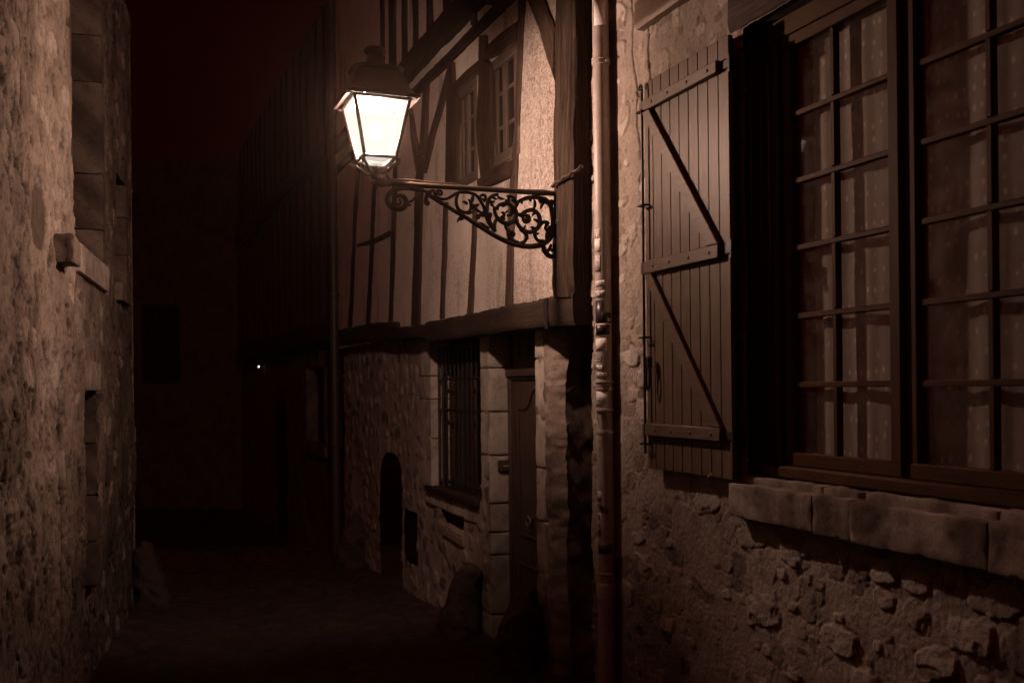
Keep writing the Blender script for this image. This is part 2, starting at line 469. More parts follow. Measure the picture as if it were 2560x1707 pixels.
def proj(p):
    X, Y, Zz = p[0] / p[1], 1, (p[2] - EYE) / p[1]
    return PX + F * (X * CR - Zz * SR), PY - F * (X * SR + Zz * CR)
def cr(pts, k=6):
    """smooth curve through traced points"""
    P = [np.array(q, float) for q in pts]; P = [2 * P[0] - P[1]] + P + [2 * P[-1] - P[-2]]
    out = []
    for i in range(1, len(P) - 2):
        for j in range(k):
            t = j / k
            out.append(.5 * (2 * P[i] + (P[i + 1] - P[i - 1]) * t + (2 * P[i - 1] - 5 * P[i] + 4 * P[i + 1] - P[i + 2]) * t * t + (3 * P[i] - P[i - 1] - 3 * P[i + 1] + P[i + 2]) * t ** 3))
    out.append(P[-2]); return [tuple(q) for q in out]
Z3 = lambda x, y: (800 + x / 3.136, y / 3.136)
Z4 = lambda x, y: (800 + x / 3.136, 400 + y / 3.136)
Z6 = lambda x, y: (960 + x / 3.136, 780 + y / 3.136)
Z7 = lambda x, y: (860 + x / 3.092, 1200 + y / 3.092)
ZB = lambda x, y: (1060 + x / 5.88, 430 + y / 5.88)
ZL = lambda x, y: (820 + x / 4.127, 100 + y / 4.127)
def tr(Z, fr, d, pts): return [fr.hit(*Z(*q), d) for q in pts]

# =================================================================== NEAR STONE HOUSE (right)
S_END = R.hit(1474, 700, 0)[0]
S_SH_L = R.hit(1614.7, 211.6, .06)[0]; S_SH_R = R.hit(1832, 640, .06)[0]
S_WL = S_SH_R - .02                     # far jamb of the big window
DW = -.12                               # window plane
sx = lambda px: R.hit(px, 965, DW)[0]
S_F0 = sx(1995) + .07; S_BAR1 = sx(2098); S_ST1 = sx(2240); S_ST2 = sx(2308); S_BAR2 = sx(2490)
S_F1 = S_BAR2 - (S_ST2 - S_BAR2) - .07
S_WR = S_F1 - .06
H_SILL, H_LINT = 1.262, 3.335
near = thing('rubble_house', 'rough rubble stone house with open board shutter beside a large many paned window', 'house', R.w(4.5, 0, gh(R, 4.5)))
def f_near(S, H):
    d = fbm(S, H, 1.1, 3, 1) * .025 + fbm(S, H, 5, 3, 2) * .008 + fbm(S, H, 60, 4, 3, .65) * .0045
    low = sm(2.0, .8, H)                                     # rougher towards the foot
    t = np.full(S.shape, .45) + .16 * low + fbm(S, H, 2.5, 4, 4) * .16 + fbm(S, H, 20, 4, 5, .65) * .10
    for (cw, ch_, sd, pr, am, off) in ((.27, .15, 21, .42, .020, 0), (.15, .10, 35, .26, .018, 3), (.08, .06, 39, .16, .013, 7)):
        e, a, b, lx, ly = stones(S + off, H, cw, ch_, sd, pr, (.5, 1.0), 3.2, .30, True)
        rag_ = fbm(S, H, 34, 4, sd + 2, .6) * .18
        m = sm(.0, .07, e + rag_)
        face = (a - .12) * am + (lx + ly) * .06 + fbm(S, H, 24, 4, sd + 4, .6) * .007 - np.abs(fbm(S, H, 9, 4, sd + 5)) * .007
        face = face * (.45 + .35 * low)
        d = d * (1 - .5 * m) + m * face
        lip = np.exp(-((e + rag_ + .02) / .05) ** 2) * (e > -1) * (b > .45)
        d = d - lip * .007
        t = t * (1 - .8 * m) + .8 * m * (.16 + a * .70 + fbm(S, H, 12, 4, sd + 6) * .15)
    # broken pits
    p = sm(.46, .6, fbm(S, H, 16, 4, 12, .6)) * sm(-.1, .3, fbm(S, H, 1.5, 2, 13)); d = d - p * .010; t = t - p * .25
    # patchy darkening towards the foot of the wall
    t = t - .30 * sm(.3, .8, fbm(S, H, 1.6, 4, 15) + .9 * sm(1.0, .1, H)) * sm(1.3, .6, H)
    S_P = R.hit(1507, 640, .07)[0]; k = np.exp(-((S - S_P) / .09) ** 4); d = d * (1 - k) - k * .004
    # long cracks in the render right of the downpipe
    for (x0, h0, x1, h1, am) in ((6.02, 3.95, 5.93, 2.75, .05), (5.78, 4.2, 5.83, 3.2, .03)):
        u = np.clip((H - h1) / (h0 - h1), 0, 1); cx = x1 + (x0 - x1) * u + fbm(H, H * 0, 5, 3, 31) * am
        k = np.exp(-((S - cx) / .006) ** 2) * ((H > h1) & (H < h0)); d = d - k * .02; t = t - k * .5
    return d, t
hole_win = [(S_WL, H_SILL - .14), (S_WL, H_LINT), (S_WR, H_LINT), (S_WR, H_SILL - .14)]
def rag(S, H, S2):
    k = sm(S_END - .12, S_END, S)
    return S2 + k * (fbm(S * 0, H, 6, 5, 41) * .035 + fbm(S * 0, H, 30, 3, 42) * .012)
wall_grid('wall', R, 2.9, S_END, -.4, 4.7, .0068, f_near, 'near', near, [hole_win], rag)
def f_end(S, H):
    return fbm(S, H, 5, 4, 51) * .02, .5 + fbm(S, H, 5, 4, 52) * .3
RE = Frame(R.w(S_END - .02, 0, 0)[:2], -R.N, R.D)
wall_grid('end_wall', RE, .02, .9, -.7, 4.75, .04, f_end, 'near', near)
mb = MB()                                # plastered reveals of the big window
mb.box(R, S_WL - .004, S_WL + .12, H_SILL - .14, H_LINT, DW - .1, -.03)
mb.build('jamb', 'frame', near, .006); mb = MB()
mb.box(R, S_WR - .12, S_WR + .004, H_SILL - .14, H_LINT, DW - .1, -.03)
mb.build('jamb', 'frame', near, .006)
timber('lintel', R, [(S_WL + .10, H_LINT + .21), (S_WR - .3, H_LINT + .22)], [(S_WL + .10, H_LINT + .005), (S_WR - .3, H_LINT)], DW - .1, .022, 'timber', near, .008, .006)
# room behind the panes
mb = MB(); mb.box(R, S_WL + .3, S_WR - .3, .8, 3.7, -1.6, -1.5); mb.build('room_wall', 'curb', near)
# window: frame with two casements
win = MB()
rows = [R.hit(2105, y, DW)[1] for y in (1140, 960, 779, 598, 420, 241)]; rows.append(2 * rows[-1] - rows[-2])
H0, H1 = rows[0] - .06, rows[-1] + .055
win.box(R, S_WL - .006, S_WR + .006, H_SILL + .02, H0, DW - .05, DW + .06, 's')     # bottom rail
win.box(R, S_WL - .006, S_WR + .006, H1, H_LINT - .004, DW - .05, DW + .045, 's')
win.box(R, S_WL - .006, S_F0, H0 + .002, H1 - .002, DW - .05, DW + .04)
for q in (.05, .11): win.box(R, S_F0 + q, S_F0 + q + .02, H0 + .002, H1 - .002, DW + .0405, DW + .052)
win.box(R, S_F1, S_WR + .006, H0 + .002, H1 - .002, DW - .05, DW + .04)
wo = win.build('window', 'frame', near, .006)
PANES = []
def casement(sa, sb, scol, name='casement'):
    m = MB()
    st = .055
    m.box(R, sa, sa + st, H0 + .004, H1 - .004, DW - .02, DW + .03)
    m.box(R, sb - st, sb, H0 + .004, H1 - .004, DW - .02, DW + .03)
    m.box(R, sb - st - .002, sa + st + .002, H0 + .002, rows[0], DW - .02, DW + .034, 's')
    m.box(R, sb - st - .002, sa + st + .002, rows[-1], H1 - .002, DW - .02, DW + .034, 's')
    for r in rows[1:-1]: m.box(R, sb, sa, r - .012, r + .012, DW - .012, DW + .018, 's')
    for i in range(6):
        m.box(R, scol - .013, scol + .013, rows[i] + (.0125 if i else 0), rows[i + 1] - (.0125 if i < 5 else 0), DW - .012, DW + .022)
    c = m.build('casement', 'frame', wo, .0035)
    return c
for sa, sb, sc_ in ((S_F0 - .075, S_ST1, S_BAR1), (S_ST2, S_F1 + .06, S_BAR2)):
    casement(sa - .0, sb, sc_)
    for i in range(6):
        for (p, q) in ((sa, sc_ + .013), (sc_ - .013, sb)):
            g = MB(); tl = random.uniform(-.0015, .0015)
            lo, hi = rows[i] + (.012 if i else 0), rows[i + 1] - (.012 if i < 5 else 0)
            g.box(R, q, p, lo, hi, DW - .003 + tl, DW + tl)
            g.build('pane', 'glass', wo)
m = MB()
m.box(R, S_ST2 + .058, S_ST1 - .058, H0 + .003, H1 - .003, DW - .015, DW + .05)    # meeting stile
m.build('meeting_stile', 'frame', wo, .008)
# lower wooden ledge under the window and the broken mortar joint on the sill
mb = MB(); mb.box(R, S_WL - .05, S_WR + .006, H_SILL + .02, H_SILL + .07, DW + .062, DW + .085, 's'); mb.build('drip_rail', 'frame', wo, .006)
# sill stones
def block(name, fr, s0, s1, h0, h1, d0, d1, mat, parent, seed, rough=.006, rnd=.022, tone=.5, step=0, res=.02):
    """dressed stone with worn, rounded arrises and a grained face"""
    ns, nh, nq = max(4, int((s1 - s0) / res)), max(4, int((h1 - h0) / res)), max(3, int((d1 - d0) / res))
    bm = bmesh.new()
    bmesh.ops.create_cube(bm, size=1)
    c = np.array([(s0 + s1) / 2, (h0 + h1) / 2, (d0 + d1) / 2]); e = np.array([(s1 - s0), (h1 - h0), (d1 - d0)]) / 2
    bm.free()
    vs, fs = [], []
    def face(n1, n2, fn):
        b = len(vs)
        for i in range(n1 + 1):
            for j in range(n2 + 1): vs.append(fn(i / n1 * 2 - 1, j / n2 * 2 - 1))
        for i in range(n1):
            for j in range(n2): fs.append((b + i * (n2 + 1) + j, b + (i + 1) * (n2 + 1) + j, b + (i + 1) * (n2 + 1) + j + 1, b + i * (n2 + 1) + j + 1))
    face(ns, nh, lambda a, b: (a, b, 1)); face(ns, nq, lambda a, b: (a, 1, b)); face(ns, nq, lambda a, b: (a, -1, b))
    face(nq, nh, lambda a, b: (1, b, a)); face(nq, nh, lambda a, b: (-1, b, a))
    V = np.array(vs, float) * e
    inner = np.clip(V, -(e - rnd), (e - rnd)); dv = V - inner; ln = np.linalg.norm(dv, axis=1, keepdims=True)
    V = inner + np.where(ln > 1e-9, dv / np.maximum(ln, 1e-9) * np.minimum(ln, rnd), 0)
    Pn = V + c
    n1 = fbm(Pn[:, 0] + seed + Pn[:, 2], Pn[:, 1] + Pn[:, 2] * .7, 9, 4, seed) * rough * 1.6 + fbm(Pn[:, 0] + Pn[:, 2], Pn[:, 1] + Pn[:, 2], 40, 3, seed) * rough * .5
    dirn = np.where(np.abs(np.array(vs)) > .98, np.sign(np.array(vs)), 0); dirn = dirn / np.maximum(np.linalg.norm(dirn, axis=1, keepdims=True), 1)
    Pn = Pn + dirn * n1[:, None]
    t = tone + fbm(Pn[:, 0] + seed, Pn[:, 1] + Pn[:, 2], 6, 5, seed + 3, .6) * .55
    W = fr.warr(Pn[:, 0], Pn[:, 2], Pn[:, 1])
    me = bpy.data.meshes.new(name); me.from_pydata(W.tolist(), [], fs); me.validate()
    a = me.attributes.new('tone', 'FLOAT', 'POINT'); a.data.foreach_set('value', np.clip(t, 0, 1).astype(np.float32))
    bm = bmesh.new(); bm.from_mesh(me); bmesh.ops.remove_doubles(bm, verts=bm.verts, dist=.0006); bmesh.ops.recalc_face_normals(bm, faces=bm.faces); bm.to_mesh(me); bm.free()
    return link(name, me, mat, parent, 50)
sj = [R.hit(1822, 1250, .07)[0], R.hit(2030, 1270, .07)[0], R.hit(2126, 1290, .07)[0], R.hit(2470, 1400, .07)[0], S_WR - .35]
for i in range(4):
    a_, b_ = sj[i + 1] + .0015, sj[i] - .0015
    block('sill_stone', R, a_, b_, 1.092 - .004 * i, 1.243 + .004 * (i % 2), -.06, .075 - .006 * (i == 1), 'ashlar', near, 60 + i, .006, .009, .22, 0, .012)
    block('sill_ledge', R, a_ + .01, b_ - .02 * (i == 2), 1.20, 1.276, -.15, .016, 'ashlar', near, 70 + i, .006, .008, .25, 0, .012)
# window above: end of its timber sill and frame
a0 = R.hit(1592, 60, .04)[0]
timber('upper_sill', R, [(a0, 2.09 + 1.7), (2.6, 2.09 + 1.7)], [(a0, 1.935 + 1.7), (2.6, 1.935 + 1.7)], -.2, .055, 'shutter', near, .003, .002)
mb = MB(); mb.box(R, a0 - .13, a0 - .05, 3.8, 4.75, -.2, .03); mb.build('upper_frame', 'shutter', near, .006)

# shutter
sh_h0, sh_h1 = EYE - .443, EYE + 1.605
shut = MB(); npl = 9; w_ = (S_SH_L - S_SH_R) / npl
for i in range(npl):
    shut.box(R, S_SH_R + i * w_ + .0015, S_SH_R + (i + 1) * w_ - .0015, sh_h0 + random.uniform(-.002, .002), sh_h1, .045 + random.uniform(-.0008, .0008), .072)
shut_o = shut.build('shutter', 'shutter', near, .003)
mb = MB(); mb.box(R, S_SH_R + .01, S_SH_L - .01, sh_h0 + .01, sh_h1 - .01, .038, .050); mb.build('backing', 'dark', shut_o)
rs0 = R.hit(1800, 640, .09)[0]; rs1 = S_SH_L + .004
rail_h = [(EYE + 1.443, EYE + 1.502), (EYE + .585, EYE + .650), (EYE - .268, EYE - .205)]
for (ra, rb) in rail_h:
    mb = MB(); mb.box(R, rs0, rs1, ra, rb, .0725, .103, 's'); mb.build('rail', 'shutter', shut_o, .004)
    for k in (.08, .33, .58, .80):
        s_ = rs0 + (rs1 - rs0) * (k * 1.0 + .02); mbb = MB()
        hh = (ra + rb) / 2
        c = R.w(s_, .103, hh); n = Vector((R.N[0], R.N[1], 0))
        pts = [Vector(c) + n * q for q in (-.002, .003, .006)]
        mbb.tube(pts, [.0085, .0085, .004], 10); mbb.build('bolt', 'shutter', shut_o)
for (ht, hb) in ((EYE + 1.443, EYE + .650), (EYE + .585, EYE - .205)):
    s_a, s_b = rs1 - .02, rs0 + .05
    mb = MB(); mb.prism(R, [(s_a, ht - .001), (s_a - .075, ht - .001), (s_b - .045, hb + .001), (s_b + .06, hb + .001)], .0725, .099, 's')
    mb.build('brace', 'shutter', shut_o, .004)
# espagnolette rod, hooks, hanging latch
mb = MB(); s_ = S_SH_L - .022
mb.tube([R.w(s_, .098, sh_h0 + .08), R.w(s_, .098, sh_h1 - .06)], .007, 8)
mb.tube([R.w(s_ + q[0], .098, sh_h1 - .06 + q[1]) for q in cr([(0, 0), (0, .03), (.012, .045), (.025, .035), (.02, .02)])], .006, 8)
mb.build('latch_rod', 'iron', shut_o)
for hh in (sh_h1 - .16, EYE + .95, EYE + .25, sh_h0 + .13):
    mb = MB(); mb.tube([R.w(s_ - .02, .075, hh), R.w(s_ - .02, .112, hh), R.w(s_ + .03, .112, hh), R.w(s_ + .03, .07, hh)], .006, 6); mb.build('rod_guide', 'iron', shut_o)
mb = MB(); lp = R.hit(1622, 945, .11)
loop = [(.0, .06), (.016, .035), (.018, -.02), (.008, -.06), (-.006, -.062), (-.016, -.02), (-.014, .035)]
mb.tube([R.w(lp[0] + a, .115, lp[1] + b) for a, b in cr(loop + [loop[0]], 4)][:-1], .006, 6, closed=True)
mb.box(R, lp[0] - .012, lp[0] + .012, lp[1] + .055, lp[1] + .11, .095, .12)
mb.build('latch_handle', 'iron', shut_o, 0)
# hinge posts and bottom bolt
for hh in (EYE + 1.47, EYE + .62, EYE - .24):
    mb = MB(); mb.box(R, S_SH_R - .012, rs0 + .005, hh - .018, hh + .018, .0725, .081, 's')
    mb.tube([R.w(S_SH_R - .012, .07, hh - .04), R.w(S_SH_R - .012, .07, hh + .04)], .012, 8)
    mb.build('hinge', 'iron', shut_o, 0)
mb = MB(); bb = R.hit(1776, 1195, .09); mb.tube([R.w(bb[0], .08, bb[1] + .02), R.w(bb[0], .10, bb[1] + .004), R.w(bb[0], .10, bb[1] - .02)], [.006, .008, .004], 8); mb.build('stop_hook', 'steel', shut_o)

# curtains hang inside
def curtain(s0, s1, seed, label, dd):
    n, m = 150, 40
    S, H = np.meshgrid(np.linspace(s0, s1, n), np.linspace(1.30, 3.36, m), indexing='ij')
    u = S - s0
    ph = fbm(u, H * .12, 2.2, 2, seed) * 3
    D = dd + .0048 * np.sin(u * 27 + ph) + .0016 * np.sin(u * 77 + ph * 1.4) + fbm(u, H * .3, 5, 3, seed + 1) * .006
    G = np.stack([u * 1.6, H, H * 0], -1)
    o = grid_mesh('lace_curtain', R.warr(S, D, H), 'lace', None, None, G, None, None, True, R.w((s0 + s1) / 2, dd, 3.36))
    return tag(o, label, 'curtain', 'voile curtains behind the panes')
curtain(S_ST1 - .06, S_BAR1 + .20, 91, 'sheer dotted curtain behind the window casement nearer the shutter', DW - .045)
curtain(S_F1 - .1, S_ST2 + .02, 95, 'sheer dotted curtain behind the window casement farther from the shutter', DW - .05)

# =================================================================== DOWNPIPE
PS, PH = R.hit(1507, 640, .06)
pa = R.w(PS, .06, 0); PR = .0475
dp = thing('downpipe', 'pale round downpipe covered in stickers and scribbles beside rough wall corner', 'drainpipe', (pa[0], pa[1], ground_h(pa[1])))
def yh(py): return EYE + ray(1507, py)[1] * pa[1]
def pipe(h0, h1, r, name='pipe', mat='galva', prof=None, parent=dp):
    mb = MB(); mb.lathe((pa[0], pa[1], h0), prof or [(r, 0), (r, h1 - h0)], 40); return mb.build(name, mat, parent, 0)
pipe(ground_h(pa[1]), yh(1500), PR + .004)
pipe(yh(1500), yh(1455), PR + .006, 'socket', prof=[(PR + .004, 0), (PR + .010, .006), (PR + .010, yh(1462) - yh(1500)), (PR + .006, yh(1460) - yh(1500) + .004), (PR, yh(1455) - yh(1500))])
pipe(yh(1455) - .003, yh(155), PR); pipe(yh(155) - .003, 4.75, PR - .0005)
adir = Vector((pa[0], pa[1], 0)).normalized(); tow = -adir; rgt = Vector((adir.y, -adir.x, 0))
def collar(y0, y1, ex, screw=True, parent=dp, tone='galva'):
    h0, h1 = yh(y1), yh(y0); q = min(.004, (h1 - h0) / 3)
    c = pipe(h0, h1, PR, 'collar', tone, [(PR - .002, 0), (PR + ex, q), (PR + ex, h1 - h0 - q), (PR - .002, h1 - h0)])
    if screw:
        mb = MB(); th = .55; b = Vector((pa[0], pa[1], (h0 + h1) / 2)) + (rgt * math.sin(th) + tow * math.cos(th)) * (PR + ex)
        o = (rgt * math.sin(th) + tow * math.cos(th))
        mb.tube([b - o * .003, b + o * .012], .0065, 8); mb.tube([b + o * .012, b + o * .016], .009, 6); mb.build('screw', 'steel', c)
for a in ((146, 153, .007, False), (154, 165, .006, True), (952, 958, .011, False), (962, 966, .006, False), (967, 976, .006, True), (1020, 1029, .008, False), (1074, 1085, .005, True), (1429, 1436, .005, True), (1632, 1640, .006, True)): collar(*a)
def on_pipe(px, py, ex):
    c = proj((pa[0], pa[1], yh(py)))[0]
    x = max(-.985, min(.985, (px - c) / F * pa[1] / PR)); th = math.asin(x)
    r = PR + ex
    o = rgt * math.sin(th) + tow * math.cos(th)
    return (pa[0] + o.x * r, pa[1] + o.y * r, yh(py))
def sticker(x0, x1, y0, y1, mat, ex=.0007, name='sticker', parent=dp, skew=0):
    n = 14; P = np.array([[on_pipe(x0 + (x1 - x0) * i / n, y0 + (y1 - y0) * j / 2 + skew * (i / n - .5), ex) for j in range(3)] for i in range(n + 1)])
    o = grid_mesh(name, P, mat, parent); 
    sd = o.modifiers.new('thick', 'SOLIDIFY'); sd.thickness = .0004
    return o
def text_on_pipe(txt, x0, x1, y0, y1, parent, mat='ink', ex=.0014, skew=0):
    cu = bpy.data.curves.new('t', 'FONT'); cu.body = txt; cu.offset = .012; ob = bpy.data.objects.new('t', cu); COL.objects.link(ob)
    dg = bpy.context.evaluated_depsgraph_get(); me = bpy.data.meshes.new_from_object(ob.evaluated_get(dg))
    bpy.data.objects.remove(ob); bpy.data.curves.remove(cu)
    bm = bmesh.new(); bm.from_mesh(me); bmesh.ops.subdivide_edges(bm, edges=[e for e in bm.edges if e.calc_length() > .2], cuts=2); bm.to_mesh(me); bm.free()
    xs = [v.co.x for v in me.vertices]; ys = [v.co.y for v in me.vertices]
    ax, bx, ay, by = min(xs), max(xs), min(ys), max(ys)
    for v in me.vertices:
        t = (v.co.x - ax) / (bx - ax)
        v.co = on_pipe(x0 + (x1 - x0) * t, y1 + (y0 - y1) * (v.co.y - ay) / (by - ay) + skew * (t - .5), ex)
    me.name = 'lettering'; me.materials.clear()
    return link('lettering', me, mat, parent, None)
def strokes(lines, parent, mat='ink', w=.0012, name='scribble'):
    mb = MB()
    for l in lines: mb.tube([on_pipe(x, y, .001) for x, y in l], w, 4)
    return mb.build(name, mat, parent)
def frame_lines(x0, x1, y0, y1): return [[(x0, y0), ((x0 + x1) / 2, y0), (x1, y0)], [(x1, y0), (x1, y1)], [(x0, y1), ((x0 + x1) / 2, y1), (x1, y1)]]
sticker(1485.5, 1512, 8, 70, 'paper')
a = sticker(1487, 1500, 575, 597, 'grey_paper'); text_on_pipe('R', 1491, 1499, 581, 596, a, 'paper'); strokes([[(1487, 580), (1493, 582), (1500, 579)]], a)
sticker(1487, 1501, 598, 632, 'paper')
a = sticker(1487.5, 1500.5, 639, 681, 'grey_paper', .0005); strokes(frame_lines(1487.3, 1500.5, 639, 681) + [[(1487.5, 647), (1494, 647), (1500, 647)], [(1490, 655), (1495, 654), (1494, 661)], [(1496, 668), (1492, 674), (1499, 679)]], a, w=.0009)
a = sticker(1489, 1512, 703, 717, 'paper', skew=-2); text_on_pipe('BOHB', 1490, 1508, 706, 714, a, 'grey_paper')
a = sticker(1488, 1512, 728, 745, 'paper', skew=-1); strokes(frame_lines(1488, 1512.5, 728.5, 745), a, w=.0016); text_on_pipe('ROHB', 1489, 1511, 731, 743, a)
sticker(1489, 1507, 752, 822, 'dark_paper', .0006); a = sticker(1504, 1527, 782, 808, 'dark_paper', .001, skew=3); sticker(1519, 1526, 796, 805, 'grey_paper', .0016)
sticker(1489, 1525.5, 810, 840, 'paper', .0009); sticker(1490.5, 1524, 812.5, 837.5, 'dark_paper', .0015); 
mbd = [[(1492, 834), (1492, 829), (1496, 829), (1496, 834)]]
a = sticker(1488, 1517, 846, 878, 'paper', skew=-3); strokes([[(1490, 855), (1492, 857)], [(1497, 850), (1497.5, 852)], [(1511, 849), (1512, 854)]], a)
a = sticker(1488, 1504, 890, 905, 'dull_pipe', .0006); text_on_pipe('RMCHL', 1489, 1503, 892, 897, a, 'paper', .0013); text_on_pipe('MODDC', 1489, 1503, 899, 904, a, 'paper', .0013)
a = sticker(1488, 1506, 913, 926, 'paper', skew=1); text_on_pipe('AC', 1489, 1502, 915.5, 924.5, a)
a = sticker(1490, 1526, 932, 946, 'grey_paper', skew=1); text_on_pipe('SOZA', 1491, 1523.5, 934, 944.5, a)
a = sticker(1488, 1519, 978, 1018, 'paper'); text_on_pipe('GEE', 1490, 1510, 993.5, 1004, a); text_on_pipe('M', 1491, 1497, 1009, 1014, a)
strokes([[(1492, 1030), (1499, 1036), (1492, 1041), (1500, 1047), (1493, 1050)], [(1494, 1030), (1494, 1051)], [(1500, 1035), (1506, 1034), (1503, 1050)], [(1507, 1048), (1511, 1033), (1513, 1048), (1508, 1042)], [(1515, 1034), (1515, 1048)], [(1521, 1035), (1516, 1041), (1522, 1048)], [(1525, 1036), (1525, 1048), (1529, 1046)], [(1497, 1050), (1497, 1061)], [(1507, 1050), (1507, 1070)], [(1517, 1048), (1517, 1068)]], dp)
strokes([[(1493, 1099), (1498, 1098), (1499, 1104), (1494, 1110)], [(1500, 1099), (1507, 1112), (1501, 1106), (1508, 1095), (1508, 1118)], [(1495, 1120), (1501, 1117), (1497, 1128), (1504, 1124)], [(1493, 1156), (1500, 1152), (1510, 1148), (1525, 1138)]], dp, w=.0008)
sticker(1494, 1504, 1226, 1252, 'grey_paper', .0005)
text_on_pipe('OK', 1494, 1508, 1207, 1218, dp, 'grey_paper'); text_on_pipe('N', 1495, 1501, 1256, 1271, dp); text_on_pipe('MAK', 1502, 1521, 1264, 1282, dp, skew=10)
sticker(1495.5, 1503, 1280, 1340, 'grey_paper', .0005)
for ch_, y0, y1 in (('R', 1284, 1300), ('A', 1306, 1317), ('N', 1322, 1337)): text_on_pipe(ch_, 1496.5, 1502, y0, y1, dp, ex=.0015)
a = sticker(1496, 1530, 1357, 1381, 'dark_paper'); text_on_pipe('OQBEL', 1497, 1527, 1362, 1370, a, 'pale_ink')
mb = MB(); p_ = on_pipe(1514, 1357, .003); mb.lathe((p_[0], p_[1], p_[2] - .006), [(.002, 0), (.008, .004), (.008, .009), (.002, .012)], 10); mb.build('screw', 'steel', dp)

# =================================================================== HALF-TIMBERED HOUSE
ht = thing('half_timbered_house', 'tall half timbered house of pale plaster panels over a rubble ground floor with barred window', 'house', R.w(10, 0, gh(R, 10)))
S_FAR = 13.9
DG = -.047
s_c = R.hit(1386, 900, DG)[0]           # rounded corner of the ground floor
# ground floor rubble
s_dR = R.hit(1343, 900, DG)[0]; s_jR = R.hit(1366, 900, DG)[0]
s_p0 = R.hit(1225, 900, DG)[0]; s_p1 = R.hit(1203, 900, DG)[0]
s_wL = R.hit(1079, 900, DG)[0]; s_jL = R.hit(1053, 900, DG)[0]
def f_gw(S, H):
    d = DG + fbm(S, H, 1.3, 3, 61) * .03 + fbm(S, H, 9, 4, 62) * .008
    e, a, b = stones(S, H, .20, .16, 77, .72, (.55, 1.05), 2.2, .3)
    m = sm(.0, .22, e)
    d = d + m * (.006 + a * .008) + m * fbm(S, H, 20, 3, 63) * .006
    t = .62 + fbm(S, H, 4, 4, 64) * .15
    t = t * (1 - .8 * m) + .8 * m * (.02 + a * .62)
    k = sm(s_jR + .02, s_jR - .06, S)          # crumbling render by the corner
    d = d * (1 - k * .5) + k * (fbm(S, H, 3, 3, 66) * .02 + fbm(S, H, 26, 5, 69, .62) * .016)
    t = t * (1 - k) + k * (.38 + fbm(S, H, 7, 5, 67, .65) * .5)
    r = np.clip((s_c + .10 - S) / .12, 0, 1.3); d = d - r ** 2 * .09
    return d, t
arch_c = R.hit(978, 1300, DG)[0]
aw = .43; ah = .72
arch = [(arch_c - aw, -1)] + [(arch_c + aw * math.cos(t), ah + .28 * math.sin(t) if True else 0) for t in np.linspace(math.pi, 0, 14)] + [(arch_c + aw, -1)]
hatch = tr(Z7, R, DG, [(465, 200), (570, 265), (570, 665), (465, 600)])
hs = [q[0] for q in hatch]; hh_ = [q[1] for q in hatch]
hatch = [(max(hs), np.mean(sorted(hh_)[2:])), (min(hs), np.mean(sorted(hh_)[2:])), (min(hs), np.mean(sorted(hh_)[:2])), (max(hs), np.mean(sorted(hh_)[:2]))]
vent = [(9.755, .60), (9.13, .585), (9.14, .44), (9.62, .47)]
W_B, W_T = .775, 2.12
holes = [[(s_wL, W_B - .02), (s_wL, 2.3), (s_p1, 2.3), (s_p1, W_B - .02)], [(s_p0, -1), (s_p0, 2.3), (s_dR, 2.3), (s_dR, -1)], arch, hatch, vent]
wall_grid('ground_wall', R, s_c - .03, S_FAR, -1, 2.30, .0135, f_gw, 'ground_wall', ht, holes,
          lambda S, H, S2: S2 + sm(s_c + .12, s_c, S) * (fbm(S * 0, H, 4, 5, 68) * .05))
mb = MB(); mb.box(R, arch_c - aw - .1, arch_c + aw + .1, -1, 1.3, -.5, -.45); mb.box(R, min(hs) - .05, max(hs) + .05, -.4, .9, -.2, -.15); mb.box(R, 9.0, 9.9, .2, .9, -.5, -.45)
mb.build('void_back', 'dark', ht)
mb = MB()
for i in range(7): mb.box(R, arch_c - aw + .02 + i * .118, arch_c - aw + .13 + i * .118, -1, .99, -.40, -.36)
mb.build('cellar_door', 'dark', ht, .004)
mb = MB(); mb.box(R, min(hs) + .015, max(hs) - .015, min(hatch[2][1], hatch[3][1]) + .01, hatch[0][1] - .01, DG - .06, DG - .03); mb.build('meter_hatch', 'iron', ht, .006)
# end face of the house toward the camera, kept dark by the lamp standing beyond it
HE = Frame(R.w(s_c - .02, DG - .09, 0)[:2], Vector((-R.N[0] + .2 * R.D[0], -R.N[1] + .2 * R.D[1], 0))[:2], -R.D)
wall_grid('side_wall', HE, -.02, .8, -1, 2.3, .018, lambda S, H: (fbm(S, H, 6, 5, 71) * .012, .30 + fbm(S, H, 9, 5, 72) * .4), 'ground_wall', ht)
# stone pier between window and door, and jamb stones
hj = [2.20, R.hit(1225, 919, DG)[1], R.hit(1225, 1029, DG)[1], R.hit(1225, 1138, DG)[1], R.hit(1225, 1258, DG)[1], R.hit(1225, 1329, DG)[1], R.hit(1225, 1386, DG)[1], R.hit(1225, 1533, DG)[1], -.6]
for i in range(8):
    block('pier_stone', R, s_p0 + .0, s_p1 + (.0 if hj[i + 1] > .6 else .05 * (i % 2)), hj[i + 1] + .005, hj[i] - .005, DG - .22, DG + .012, 'ashlar', ht, 80 + i, .0045, .012, .62 if i < 4 else .4, 0, .018)
hl = [2.14, R.hit(1066, 940, DG)[1], R.hit(1066, 997, DG)[1], R.hit(1066, 1094, DG)[1], R.hit(1066, 1215, DG)[1]]
for i in range(4): block('jamb_stone', R, s_wL, s_jL + (.03 if i % 2 else -.03), hl[i + 1] + .004, hl[i] - .004, DG - .22, DG + .014, 'ashlar', ht, 90 + i, .004, .010, .5, 0, .018)
hr = [2.13, R.hit(1354, 896, DG)[1], R.hit(1354, 1034, DG)[1], R.hit(1354, 1168, DG)[1], R.hit(1354, 1300, DG)[1], R.hit(1354, 1430, DG)[1], -.6]
